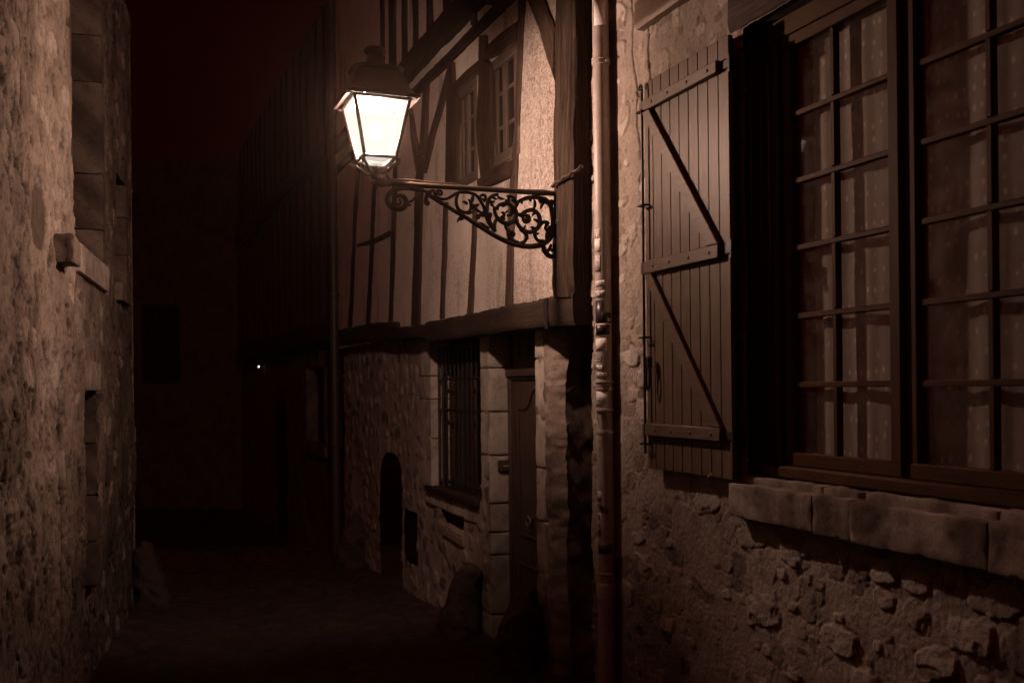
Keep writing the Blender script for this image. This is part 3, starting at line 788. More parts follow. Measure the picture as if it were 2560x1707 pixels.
for i in range(6): block('jamb_stone', R, s_jR + .008 * (i % 2), s_dR, hr[i + 1] + .006, hr[i] - .006, DG - .22, DG + .02, 'ashlar', ht, 100 + i, .004, .012, .6 if i < 4 else .45, 0, .018)
# barred window
mb = MB(); DWN = DG - .20
mb.box(R, s_p1, s_wL, W_B, W_B + .07, DWN - .04, DWN + .03, 's'); mb.box(R, s_p1, s_wL, 2.05, 2.15, DWN - .04, DWN + .03, 's')
mb.box(R, s_p1, s_p1 + .07, W_B + .072, 2.048, DWN - .04, DWN + .03); mb.box(R, s_wL - .07, s_wL, W_B + .072, 2.048, DWN - .04, DWN + .03)
sm_ = (s_p1 + s_wL) / 2; mb.box(R, sm_ - .05, sm_ + .05, W_B + .072, 2.048, DWN - .04, DWN + .035)
bw = mb.build('barred_window', 'frame', ht, .006)
for a_, b_ in ((s_p1 + .07, sm_ - .05), (sm_ + .05, s_wL - .07)):
    mb = MB(); mb.box(R, a_, b_, W_B + .07, 2.05, DWN - .01, DWN); mb.build('pane', 'dark_glass', bw)
for i in range(12):
    s_ = s_p1 + .05 + (s_wL - s_p1 - .08) * i / 11
    mb = MB(); r_ = .011 if i < 10 else .013
    mb.tube([R.w(s_, DG - .06, W_B - .01), R.w(s_, DG - .06, 2.06)], r_, 8); mb.build('bar', 'rust_iron' if i > 9 else 'iron', bw)
for h_ in (W_B + .06, R.hit(1190, 945, DG)[1], R.hit(1190, 1030, DG)[1], 2.055):
    mb = MB(); mb.box(R, s_p1 + .004, s_wL - .004, h_ - .012, h_ + .012, DG - .068, DG - .052, 's'); mb.build('cross_bar', 'iron', bw, .002)
# wooden window ledge and the stone sill under it
mb = MB(); mb.prism(R, [(s_p1 - .0, W_B - .055), (s_wL + .10, W_B - .055), (s_wL + .10, W_B + .0), (s_p1, W_B + .0)], DG - .2, DG + .055, 's'); mb.build('window_ledge', 'beam', ht, .008)
zz = [s_p1 + .002, 9.1, 9.62, s_wL + .22]
for i in range(3): block('sill_stone', R, zz[i] + .004, zz[i + 1] - .004, W_B - .20 + .01 * i, W_B - .06, DG - .2, DG + .022, 'ashlar', ht, 110 + i, .005, .012, .52)
mb = MB()
for i in range(9): mb.box(R, 9.12 + i * .066, 9.12 + i * .066 + .058, .335 + .004 * i, .435 + .004 * i, DG - .1, DG + .03)
mb.build('brick_sill', 'brick', ht, .006)
# front door
DD = DG - .17
mb = MB(); mb.box(R, s_dR + .002, s_p0 - .06, -.5, 2.2, DD - .05, DD)
do = mb.build('door', 'door', ht)
h_tr0, h_tr1 = R.hit(1300, 941, DD)[1], R.hit(1300, 921, DD)[1]
dl, dr = s_p0 - .01, s_dR + .002
mb = MB(); mb.box(R, dr, dl, h_tr0, h_tr1, DD + .001, DD + .05, 's'); mb.box(R, dr, dl, h_tr0 - .02, h_tr0 - .001, DD + .001, DD + .03, 's'); mb.build('transom', 'door', do, .006)
mb = MB(); mb.box(R, dl - .06, dl, -.5, h_tr0 - .022, DD - .04, DD + .03); mb.box(R, dl - .06, dl, h_tr1 + .002, 2.2, DD - .04, DD + .03); mb.build('door_frame', 'door', do, .005)
ia, ib = dl - .17, dr + .02
mb = MB()
def mould(pts, r=.012, close=False): mb.tube([R.w(s, DD + .004, h) for s, h in pts], r, 6, closed=close)
mould([(ia, .55), (ia, 1.52), (ia - .10, 1.52)] + cr([(ia - .10, 1.52), (ia - .2, 1.55), (ia - .3, 1.66), (ia - .42, 1.70)], 5)[1:] + [(ib, 1.70)])
mould([(ia, .55), (ib, .55)]); mould([(ia, .32), (ib, .32)]); mould([(ia, .32), (ia, -.2), (ib, -.2)])
mould([(ia - .02, h_tr1 + .08), (ia - .02, 2.2)]); mould([(ia - .02, h_tr1 + .08), (ia - .22, h_tr1 + .08), (ia - .22, 2.2)]); mould([(ia - .30, 2.2), (ia - .30, h_tr1 + .08), (ib, h_tr1 + .08)])
mb.build('moulding', 'door', do)
mb = MB(); kp = R.hit(1322, 1303, DD + .04)
mb.tube([R.w(kp[0] + .045 * math.cos(t), DD + .045, kp[1] + .035 * math.sin(t)) for t in np.linspace(0, 2 * math.pi, 18)[:-1]], .008, 8, closed=True); mb.box(R, kp[0] - .012, kp[0] + .012, kp[1] + .02, kp[1] + .05, DD, DD + .045); mb.build('knocker', 'steel', do, 0)
# beams
T = lambda name, A, B, d1, mat='timber', d0=-.15, **k: timber(name, R, A, B, d0, d1, mat, ht, **k)
s_e0 = R.hit(1434, 700, .11)[0]
T('sill_beam', [(9.71, 2.287), (8.6, 2.278), (7.36, 2.277), (s_e0, 2.273)], [(9.71, 2.10), (8.27, 2.096), (7.14, 2.09), (s_e0, 2.07)], .115, 'beam', jag=.02)
T('sill_beam', [(S_FAR, 2.44), (11.8, 2.41), (10.76, 2.36), (10.7, 2.30), (9.73, 2.27)], [(S_FAR, 2.25), (11.8, 2.225), (9.73, 2.138)], .11, 'beam', jag=.02)
T('wall_plate', [(S_FAR, 4.53), (9.6, 4.525), (s_e0 + .25, 4.52)], [(S_FAR, 4.41), (9.6, 4.405), (s_e0 + .25, 4.415)], .09, 'beam', wob=.015)
T('bressummer', [(S_FAR, 4.82), (8.7, 4.835), (s_e0, 4.84)], [(S_FAR, 4.62), (8.3, 4.60), (s_e0, 4.60)], .15, 'beam', wob=.015)
TZ = lambda name, Z, A, B, d1, mat='timber', **k: T(name, tr(Z, R, d1, A), tr(Z, R, d1, B), d1, mat, **k)
both = lambda a3, a4: [Z3(*q) for q in a3] + [Z4(*q) for q in a4]
I = lambda *q: q
def T2(name, A, B, d1, mat='timber', **k): return T(name, [R.hit(*q, d1) for q in A], [R.hit(*q, d1) for q in B], d1, mat, **k)
T2('corner_post', both([(1838, -250), (1835, 0), (1830, 600), (1815, 1500)], [(1808, 760), (1812, 960), (1825, 1075)]), both([(1992, -250), (1985, 0), (1970, 1000)], [(1968, 300), (1970, 1075)]), .125, 'old_post', d0=-.18, rough=.011, rnd=.02)
T2('curved_brace', both([(1570, -120), (1610, 0), (1700, 230), (1760, 450), (1826, 635)], []), both([(1700, -120), (1745, 0), (1790, 130), (1832, 245), (1832, 330)], []), .095, wob=.008)
T2('stud', both([(1545, -200), (1540, 0), (1533, 450), (1512, 1000), (1487, 1250), (1472, 1480)], [(1455, 600), (1443, 1160)]), both([(1600, -200), (1595, 0), (1575, 400), (1558, 760), (1545, 1000), (1528, 1480)], [(1503, 600), (1497, 1150)]), .088)
T2('stud', both([], [(1185, 380), (1165, 800), (1145, 1215)]), both([], [(1222, 380), (1205, 800), (1190, 1210)]), .085)
T2('stud', both([], [(962, 330), (945, 900), (930, 1245)]), both([], [(996, 330), (975, 900), (963, 1240)]), .085)
T2('stud', both([(770, 1230), (742, 1400)], [(737, 250), (722, 800), (705, 1300)]), both([(832, 1230), (800, 1400)], [(802, 250), (782, 800), (775, 1300)]), .088)
T2('stud', both([(590, 760)], [(560, 300), (545, 800), (530, 1275)]), both([(622, 745)], [(594, 300), (580, 800), (560, 1275)]), .085)
T2('stud', both([(440, 880)], [(400, 300), (380, 800), (352, 1290)]), both([(468, 860)], [(430, 300), (412, 800), (384, 1290)]), .085, 'beam')
T2('stud', both([(310, 960)], [(262, 300), (245, 800), (215, 1310)]), both([(336, 945)], [(290, 300), (270, 800), (243, 1310)]), .085, 'beam')
T2('rail', both([], [(285, 655), (420, 615), (552, 545)]), both([], [(285, 690), (420, 655), (552, 590)]), .088, 'beam')
# around the two upper windows
T2('window_post', both([(1240, 280), (1228, 700), (1212, 1000), (1243, 1390)], []), both([(1283, 280), (1283, 470), (1338, 500), (1347, 900), (1342, 1345)], []), .10)
T2('window_post', both([(1000, 480), (985, 800), (972, 1440)], []), both([(1040, 490), (1046, 700), (1082, 760), (1072, 1440)], []), .095)
T2('lintel', both([(1283, 372), (1400, 262), (1538, 165)], []), both([(1283, 478), (1400, 425), (1538, 340)], []), .093)
T2('lintel', both([(1042, 648), (1130, 555), (1232, 470)], []), both([(1046, 745), (1130, 665), (1228, 572)], []), .093)
T2('sill', both([(1228, 1402), (1350, 1318), (1487, 1248)], []), both([(1238, 1480), (1350, 1440), (1478, 1380)], []), .11, jag=.01)
T2('brace', both([(1003, 490), (950, 690), (868, 980), (770, 1350)], []), both([(1036, 500), (985, 720), (905, 1000), (822, 1360)], []), .092)
T2('brace', both([(690, 850), (705, 1100), (745, 1360)], []), both([(712, 850), (755, 1130), (800, 1360)], []), .09)
T2('stud', both([(797, 670), (782, 950), (765, 1230)], []), both([(848, 660), (838, 900), (825, 1215)], []), .087)
T2('stud', both([(1170, 60), (1178, 200)], []), both([(1208, 60), (1214, 180)], []), .09)
# second floor studs above the bressummer
for a, b, y in ((465, 490, 545), (530, 575, 520), (630, 662, 490), (716, 747, 390), (826, 864, 290), (950, 1002, 110), (1120, 1160, 0), (1290, 1330, 0)):
    T2('stud', both([(a, -620), (a, 0), (a + 5, y + 40)], []), both([(b, -620), (b, 0), (b + 5, y + 30)], []), .135, 'beam')
mb = MB(); st = tr(Z4, R, .12, [(1755, 1085), (1785, 1085), (1790, 1320), (1765, 1325)]); mb.prism(R, st, .118, .124); mb.build('iron_strap', 'iron', ht)
# plaster infill (with window openings)
def wrect(Z, a, d):
    q = tr(Z, R, d, a); return q
w2 = [R.hit(*Z3(*q), .07) for q in ((1342, 500), (1536, 345), (1490, 1252), (1350, 1318))]
w1 = [R.hit(*Z3(*q), .07) for q in ((1078, 760), (1226, 600), (1205, 1440), (1072, 1440))]
W2 = (w2[1][0] - .03, w2[0][0], 3.08, 4.22); W1 = (w1[1][0], w1[0][0], 2.98, 4.13)
rc = lambda w: [(w[0], w[2]), (w[1], w[2]), (w[1], w[3]), (w[0], w[3])]
W1 = (W1[0], W1[1], R.hit(*Z3(1140, 1440), .0)[1] - .05, (R.hit(*Z3(1080, 755), .07)[1] + R.hit(*Z3(1222, 620), .07)[1]) / 2)
W2 = (W2[0], W2[1], R.hit(*Z3(1350, 1310), .07)[1], (R.hit(*Z3(1340, 500), .07)[1] + R.hit(*Z3(1535, 370), .07)[1]) / 2)
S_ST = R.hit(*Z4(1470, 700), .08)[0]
def f_pl(S, H): return .07 + fbm(S, H, 1.5, 3, 120) * .012 + fbm(S, H, 10, 3, 121) * .004, np.clip(.95 * sm(S_ST + .1, S_ST, S) + .42 * sm(S_ST + .55, S_ST + .45, S) * (S > S_ST) + fbm(S, H, 1.4, 3, 124) * .45 - .12, 0, 1)  # mottled bays by the post, painted darker to offset the lantern's falloff
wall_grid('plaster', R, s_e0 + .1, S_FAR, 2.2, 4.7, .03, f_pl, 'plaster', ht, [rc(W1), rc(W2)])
wall_grid('plaster', R, s_e0 + .03, S_FAR, 4.75, 7.2, .05, lambda S, H: (.11 + fbm(S, H, 2, 3, 123) * .01, S * 0), 'plaster', ht)
mb = MB(); mb.box(R, s_e0 + .02, s_e0 + .06, 2.3, 7.2, -1.5, .06); mb.build('gable_wall', 'timber', ht)
for (a_, b_, lo, hi) in (W1, W2):
    m = MB(); dq = .06
    m.box(R, a_ - .02, b_ + .0, hi - .06, hi + .02, dq - .1, dq + .02, 's'); m.box(R, a_ - .02, b_, lo - .02, lo + .06, dq - .1, dq + .02, 's')
    m.box(R, a_ - .02, a_ + .05, lo + .062, hi - .062, dq - .1, dq + .02); m.box(R, b_ - .07, b_, lo + .062, hi - .062, dq - .1, dq + .02)
    u = m.build('upper_window', 'pale_frame', ht, .006)
    mid = (a_ + b_) / 2
    m = MB(); m.box(R, mid - .035, mid + .035, lo + .064, hi - .064, dq - .06, dq + .012)
    m.box(R, a_ + .052, a_ + .09, lo + .064, hi - .064, dq - .06, dq + .006); m.box(R, b_ - .12, b_ - .073, lo + .064, hi - .064, dq - .06, dq + .006)
    for k in (1, 2):
        hh = lo + (hi - lo) * k / 3
        m.box(R, a_ + .092, mid - .037, hh - .014, hh + .014, dq - .055, dq + .002, 's'); m.box(R, mid + .037, b_ - .122, hh - .014, hh + .014, dq - .055, dq + .002, 's')
    m.build('sash', 'pale_frame', u, .004)
    for (p, q) in ((a_ + .09, mid - .035), (mid + .035, b_ - .12)):
        for k in range(3):
            m = MB(); m.box(R, p, q, lo + .06 + (hi - lo - .12) * k / 3, lo + .06 + (hi - lo - .12) * (k + 1) / 3, dq - .02, dq - .008); m.build('pane', 'dark_glass', u)
# intercom on the door reveal
ip = R.hit(1258, 1162, DG - .1)
HP = Frame(R.w(s_p0, 0, 0)[:2], R.N, -R.D)
q0 = HP.hit(1243, 1150, .0); q1 = HP.hit(1279, 1176, .0)
ic = thing('intercom', 'small dark intercom box fixed on the pale stone door reveal', 'intercom', HP.w((q0[0] + q1[0]) / 2, 0, q1[1]))
iw = abs(q0[0] - q1[0])
mb = MB(); mb.box(HP, min(q0[0], q1[0]) , max(q0[0], q1[0]) , q1[1], q0[1], .001, .03); mb.build('case', 'door', ic, .004)
mb = MB(); mm_ = (q0[0] + q1[0]) / 2; mb.box(HP, mm_ - .03, mm_ + .022, (q0[1] + q1[1]) / 2 - .008, (q0[1] + q1[1]) / 2 + .005, .0305, .033); mb.build('name_plate', 'pale_ink', ic, .001)
mb = MB(); mb.lathe(HP.w(mm_ + .04, .032, (q0[1] + q1[1]) / 2 - .004), [(.003, 0), (.006, .002), (.006, .006), (.003, .008)], 10); mb.build('button', 'steel', ic)

# =================================================================== STREET LANTERN
bs, bh = R.hit(1390, 483, .12)
B = Frame(R.w(bs, 0, 0)[:2], R.N, -R.D)
lan = thing('street_lantern', 'lit four sided street lantern on an ornate iron wall bracket', 'street lamp', R.w(bs, .12, bh - .3))
BW = lambda Z, pts, d=0: [B.w(q[0], d, q[1]) for q in (B.hit(*Z(*p), d) for p in pts)]
PXM = 5.95 / F                           # metres per source pixel at the bracket
mb = MB()
arm = [B.hit(*Z4(430, 176)), B.hit(*Z4(1860, 266))]
mb.tube([B.w(*((arm[0][0]), 0, arm[0][1])), B.w(arm[1][0] * .5 + arm[0][0] * .5, 0, (arm[0][1] + arm[1][1]) / 2), B.w(.11, 0, arm[1][1])], .0165, 14)
arm_o = mb.build('bracket_arm', 'rust_iron', lan)
hz = lambda px4: B.w(B.hit(*Z4(px4, 176 + (px4 - 430) * .063))[0], 0, B.hit(*Z4(px4, 176 + (px4 - 430) * .063))[1])
mb = MB()
kn = [(405, .010), (415, .020), (430, .018), (440, .024), (470, .028), (500, .026), (512, .018), (530, .021), (545, .021), (552, .017)]
mb.tube([hz(p) for p, _ in kn], [r for _, r in kn], 14); mb.build('arm_knob', 'rust_iron', arm_o)
for p in (605, 710, 1095, 1410, 1750):
    mb = MB(); w = 16 if p == 710 else 5; mb.tube([hz(p - w), hz(p + w)], .0195 if p == 710 else .0185, 14); mb.build('clamp', 'rust_iron', arm_o)
mb = MB()
cab = [(522, 115), (540, 145), (580, 158), (700, 158), (880, 178), (1060, 190), (1095, 203), (1250, 214), (1410, 224), (1600, 238), (1750, 240), (1830, 256), (1880, 250), (1915, 225), (1955, 210)]
mb.tube(cr(BW(Z4, cab), 5), .0065, 8); mb.build('cable', 'rust_iron', lan)
mb = MB(); e_ = B.hit(*Z4(1900, 240))
ch = [R.w(bs - .02 - .06 * i, .15 + .006 * (i % 2), e_[1] + .02 + .004 * i + .006 * (i % 2)) for i in range(8)]
mb.tube(ch, .010, 6); 
for c_ in ch: mb.lathe((c_[0], c_[1], c_[2] - .012), [(.004, 0), (.014, .006), (.014, .016), (.004, .024)], 8)
mb.build('cable_tie', 'rust_iron', lan)
mb = MB()
sc = lambda pts, r, k=5, Z=ZB: mb.tube(cr(BW(Z, pts), k), (np.interp(np.linspace(0, 1, (len(pts) - 1) * k + 1), np.linspace(0, 1, len(r)), r) if hasattr(r, '__len__') else r), 8)
# the long lower bar curling round to the post
sc([(60, 340), (130, 380), (270, 465), (440, 570), (600, 660), (760, 765), (920, 865), (1050, 940), (1190, 1010), (1350, 1068), (1520, 1095), (1660, 1085), (1790, 1035), (1870, 940), (1895, 800), (1890, 640), (1860, 500), (1800, 420), (1700, 380), (1590, 375), (1480, 395), (1390, 440), (1350, 520), (1340, 620)], [.012, .013, .013, .014, .016, .017, .018, .017, .016, .016, .014, .011, .009])
sc([(840, 250), (700, 226), (620, 226), (560, 250), (530, 300), (537, 345), (575, 380), (630, 385), (668, 362), (672, 315), (645, 285), (605, 285), (582, 312), (598, 345), (628, 345), (635, 322), (615, 312)], [.010, .013, .016, .017, .017, .016, .013, .010, .008, .007], 5, Z4)
sc([(830, 262), (870, 285), (900, 300)], .014, 4, Z4)
def leaf(p, q, w, Z=ZB, bend=.25):
    a = np.array(p, float); b = np.array(q, float); n_ = np.array([-(b - a)[1], (b - a)[0]])
    pts = [a, a * .6 + b * .4 + n_ * bend * .6, a * .25 + b * .75 + n_ * bend * .5, b]
    mb.tube(cr(BW(Z, [tuple(t) for t in pts]), 4), np.interp(np.linspace(0, 1, 13), [0, .3, .7, 1], [w * .6, w, w * .75, .002]), 6)
for p, q, w in (((665, 365), (705, 318), .010), ((690, 335), (765, 272), .010), ((672, 352), (718, 352), .008), ((1090, 470), (1150, 440), .008)): leaf(p, q, w, Z4, .12)
leaf((580, 650), (490, 745), .010); leaf((570, 655), (560, 720), .007)
# collar joining volute and bar
sc([(860, 245), (835, 290), (825, 345)], [.012, .014, .012], 4, Z4); sc([(825, 345), (845, 350), (852, 335), (835, 322)], .008, 4, Z4)
# scroll under the arm at left
sc([(90, 320), (110, 275), (140, 280), (165, 330), (200, 375), (260, 400), (340, 395), (420, 350), (490, 310), (580, 300), (680, 310), (770, 350), (830, 430), (880, 520), (905, 620), (940, 720), (990, 800), (1050, 880)], [.008, .009, .009, .010, .010, .012, .013])
sc([(205, 340), (190, 310), (205, 280), (245, 280), (265, 310), (250, 340), (225, 330), (228, 305)], [.009, .008, .006])
# first ring
sc([(500, 320), (475, 400), (480, 490), (520, 560), (590, 595), (660, 585), (690, 520), (690, 470), (720, 400), (715, 350)], [.010, .011, .011, .010, .008])
for p, q, w in (((640, 480), (560, 440), .012), ((690, 500), (640, 400), .011), ((690, 540), (760, 480), .012), ((690, 420), (700, 350), .010), ((590, 595), (740, 570), .010), ((700, 480), (800, 500), .013), ((740, 510), (840, 580), .011), ((760, 480), (820, 475), .009)): leaf(p, q, w)
# middle stems and sprigs
sc([(1000, 820), (950, 700), (925, 600), (930, 500), (950, 410), (1010, 350), (1090, 330)], [.014, .013, .012, .010])
sc([(910, 640), (870, 640), (800, 640), (775, 665), (800, 685), (815, 665)], [.011, .010, .008, .007]); leaf((850, 640), (780, 575), .009); leaf((880, 620), (810, 590), .008)
sc([(880, 440), (905, 380), (880, 340), (835, 350), (825, 390), (850, 405), (870, 385)], [.009, .010, .008, .006])
sc([(960, 830), (890, 790), (850, 760), (800, 740)], [.008, .010, .004])
for p, q, w in (((950, 430), (1045, 430), .012), ((1000, 350), (1080, 400), .010), ((985, 460), (1030, 500), .012), ((945, 620), (1000, 600), .011), ((990, 610), (985, 690), .012), ((940, 690), (1000, 740), .010), ((1080, 360), (1190, 390), .010), ((950, 480), (945, 550), .008)): leaf(p, q, w)
# second ring spiral
sc([(1040, 880), (1035, 780), (1060, 710), (1090, 690)], [.014, .012, .010])
sc([(1030, 510), (1050, 620), (1100, 700), (1180, 750), (1260, 755), (1320, 720), (1360, 640), (1350, 560)], [.010, .013, .015, .014, .012])
sc([(1075, 560), (1090, 500), (1150, 470), (1230, 470), (1290, 510), (1310, 570), (1280, 630), (1220, 640)], [.010, .013, .012, .009])
for p, q, w in (((1130, 480), (1200, 500), .010), ((1200, 500), (1190, 400), .011), ((1220, 460), (1230, 350), .012), ((1110, 690), (1190, 600), .014), ((1190, 620), (1130, 600), .010), ((1160, 690), (1200, 680), .009), ((1260, 640), (1270, 520), .010), ((1200, 600), (1230, 560), .008)): leaf(p, q, w)
sc([(1300, 400), (1350, 440), (1370, 500)], [.016, .014, .012]); sc([(1220, 355), (1320, 375), (1360, 440)], [.008, .010, .010])
# third, large rosette ring
sc([(1360, 690), (1380, 770), (1440, 840), (1540, 885), (1630, 860), (1690, 790), (1700, 690), (1670, 610), (1600, 560), (1520, 570), (1450, 610), (1400, 640)], [.012, .014, .015, .015, .014, .013, .011])
ro = B.hit(*ZB(1505, 690))
for k in range(10):
    t = k * .628 + .2; leaf((1505, 690), (1505 + 78 * math.cos(t), 690 + 78 * math.sin(t)), .014, ZB, .15)
c_ = B.w(ro[0], 0, ro[1]); mb.lathe((c_[0], c_[1], c_[2] - .02), [(.004, 0), (.02, .008), (.024, .02), (.02, .032), (.004, .04)], 12)
for p, q, w in (((1600, 560), (1610, 400), .012), ((1580, 410), (1560, 440), .010), ((1690, 400), (1780, 460), .015), ((1780, 440), (1720, 560), .012), ((1440, 420), (1450, 470), .009), ((1660, 600), (1590, 650), .010), ((1690, 760), (1600, 700), .012), ((1640, 850), (1560, 820), .012), ((1440, 840), (1490, 780), .010), ((1400, 600), (1450, 660), .014), ((1440, 840), (1390, 810), .012)): leaf(p, q, w)
# lower tendrils
sc([(1210, 755), (1200, 810), (1240, 870), (1290, 880), (1325, 915), (1300, 945), (1270, 925), (1290, 905)], [.010, .010, .011, .009, .008])
sc([(1230, 880), (1250, 960), (1320, 1010), (1400, 1040)], [.010, .012, .010]); leaf((1220, 790), (1270, 760), .008); leaf((1210, 830), (1260, 840), .008)
sc([(1420, 840), (1480, 890), (1510, 950), (1480, 1020), (1420, 1035)], [.014, .014, .012, .008]); leaf((1500, 900), (1540, 990), .012)
sc([(1640, 870), (1630, 940), (1680, 1010), (1760, 1010)], [.012, .011, .010]); leaf((1640, 920), (1690, 890), .008)
sc([(1700, 790), (1750, 740), (1820, 750), (1790, 800), (1790, 840), (1830, 855), (1845, 815), (1820, 800)], [.013, .012, .010, .008]); leaf((1720, 760), (1770, 710), .008)
leaf((1880, 800), (1800, 1010), .022, ZB, .1); leaf((1900, 420), (1900, 460), .012)
# tail scroll at the foot
sc([(1750, 1040), (1760, 1120), (1800, 1200), (1870, 1245), (1930, 1215), (1915, 1150), (1870, 1160)], [.016, .017, .015, .013, .010]); leaf((1800, 1180), (1860, 1050), .014); leaf((1900, 1120), (1890, 1040), .010); leaf((1770, 1100), (1745, 1180), .010)
sc([(1760, 390), (1830, 470), (1880, 430), (1915, 450), (1890, 475)], [.010, .014, .010, .008])
mb.build('scroll_bracket', 'iron', lan)
mb = MB(); st0 = B.hit(*ZB(1965, 380)); st1 = B.hit(*ZB(1965, 1300))
mb.box(B, .105, .128, st1[1], st0[1] + .05, -.022, .022); mb.box(B, .08, .135, B.hit(*ZB(1965, 740))[1] - .02, B.hit(*ZB(1965, 740))[1] + .02, -.05, .05); mb.build('wall_strap', 'iron', lan, .003)

# lantern head
c0 = B.hit(*ZL(540, 1470)); LN, LH = c0[0] + .022, c0[1]                     # centre line of the lantern
hz_ = lambda y: B.hit(*ZL(540, y + (38 if y < 1300 else 0)))[1]
BF = lambda n, t, h: B.w(LN + n, t, h)
hb, htp = hz_(1195), hz_(640)
bs_, ts_ = .093, .163
# correct heights: traced on the near corner
frm = MB()
def bar(p, q, r): frm.tube([p, q], r, 6)
cor = [(1, 1), (1, -1), (-1, -1), (-1, 1)]
for i, (a_, b_) in enumerate(cor):
    bar(BF(a_ * bs_, b_ * bs_, hb), BF(a_ * ts_, b_ * ts_, htp + .012), .0105)
    c2, d2 = cor[(i + 1) % 4]
    bar(BF(a_ * bs_, b_ * bs_, hb), BF(c2 * bs_, d2 * bs_, hb), .0105)
    bar(BF(a_ * ts_, b_ * ts_, htp + .005), BF(c2 * ts_, d2 * ts_, htp + .005), .011)
cage = frm.build('cage', 'iron', lan)
for i, (a_, b_) in enumerate(cor):
    c2, d2 = cor[(i + 1) % 4]; g = MB(); k = .97
    q = [BF(a_ * bs_ * k, b_ * bs_ * k, hb), BF(c2 * bs_ * k, d2 * bs_ * k, hb), BF(c2 * ts_ * .985, d2 * ts_ * .985, htp + .02), BF(a_ * ts_ * .985, b_ * ts_ * .985, htp + .02)]
    g.add(q, [(0, 1, 2, 3)]); g.build('pane', 'pane', cage)
# rim and roof
rim = MB()
def sq(prof, n=32):
    vs = []; fs = []
    for (w, h, p) in prof:
        for k in range(n):
            an = 2 * math.pi * (k + .5) / n; c_, s_ = math.cos(an), math.sin(an)
            r_ = w / (abs(c_) ** p + abs(s_) ** p) ** (1 / p)
            vs.append(BF(r_ * c_, r_ * s_, h))
    for i in range(len(prof) - 1):
        for k in range(n): fs.append((i * n + k, i * n + (k + 1) % n, (i + 1) * n + (k + 1) % n, (i + 1) * n + k))
    return vs, fs
z0 = htp + .012
v_, f_ = sq([(.150, z0 + .012, 30), (.212, z0 - .008, 30), (.214, z0 - .004, 30), (.210, z0 + .016, 30), (.20, z0 + .022, 30), (.185, z0 + .04, 20), (.168, z0 + .07, 12), (.158, z0 + .11, 8), (.145, z0 + .15, 5), (.13, z0 + .168, 4), (.15, z0 + .176, 4), (.152, z0 + .186, 4), (.12, z0 + .196, 3), (.085, z0 + .21, 2), (.058, z0 + .232, 2), (.047, z0 + .262, 2), (.046, z0 + .285, 2), (.064, z0 + .292, 2), (.068, z0 + .306, 2), (.05, z0 + .322, 2), (.012, z0 + .332, 2), (.001, z0 + .334, 2)])
rim.add(v_, f_); rf = rim.build('roof', 'iron', lan)
mb = MB(); ring = []; rr_ = []                              # ragged cresting along the rim edge
for i, (a_, b_) in enumerate(cor):
    c2, d2 = cor[(i + 1) % 4]
    for k in range(18):
        t = k / 18; ring.append(BF((a_ * (1 - t) + c2 * t) * .209, (b_ * (1 - t) + d2 * t) * .209, z0 + .004 + .004 * math.sin(k * 2.1))); rr_.append(.006 + .004 * abs(math.sin(k * 1.7)))
mb.tube(ring, rr_, 6, closed=True)
mb.build('cresting', 'iron', rf)
# lower tray, feet, socket
mb = MB(); v_, f_ = sq([(.078, hb - .004, 20), (.06, hb - .028, 10), (.035, hb - .034, 6)], 24); mb.add(v_, f_); mb.build('lower_glass', 'pane', cage)
h_base = hz_(1410)
mb = MB()
for (a_, b_) in cor:
    pts = cr([(bs_ * .98, hb), (bs_ * 1.06, hb - .028), (bs_ * .82, hb - .052), (bs_ * .5, hb - .085), (bs_ * .26, h_base + .012)], 5)
    mb.tube([BF(a_ * r_, b_ * r_, h_) for r_, h_ in pts], np.interp(np.linspace(0, 1, len(pts)), [0, .3, 1], [.006, .010, .008]), 8)
    pts = cr([(bs_ * .95, hb - .008), (bs_ * 1.18, hb - .02), (bs_ * 1.12, hb - .045), (bs_ * .98, hb - .035)], 5)
    mb.tube([BF(a_ * r_, b_ * r_, h_) for r_, h_ in pts], .006, 6)
mb.build('foot_scroll', 'rust_iron', lan)
cb = BF(0, 0, 0)
mb = MB(); mb.lathe((cb[0], cb[1], h_base - .02), [(.02, 0), (.032, .004), (.036, .014), (.034, .024), (.022, .03), (.018, .05), (.02, .055), (.02, .075), (.008, .08)], 16); mb.build('socket', 'rust_iron', lan)
# bulb
cbm = BF(0, 0, hb + (htp - hb) * .52)
mb = MB(); mb.lathe((cbm[0], cbm[1], cbm[2] - .04), [(.006, 0), (.024, .008), (.032, .025), (.034, .045), (.030, .065), (.020, .078), (.006, .084)], 20); mb.build('bulb', 'lamp_bulb', lan)
mb = MB(); v_, f_ = sq([(.001, hb + .004, 20), (.080, hb + .004, 20), (.080, hb + .010, 20), (.001, hb + .010, 20)], 24); mb.add(v_, f_); mb.build('base_plate', 'iron', cage)
mb = MB(); v_, f_ = sq([(.001, htp + .012, 20), (.145, htp + .012, 20), (.145, htp + .016, 20), (.001, htp + .016, 20)], 24); mb.add(v_, f_); mb.build('reflector', 'enamel', cage)

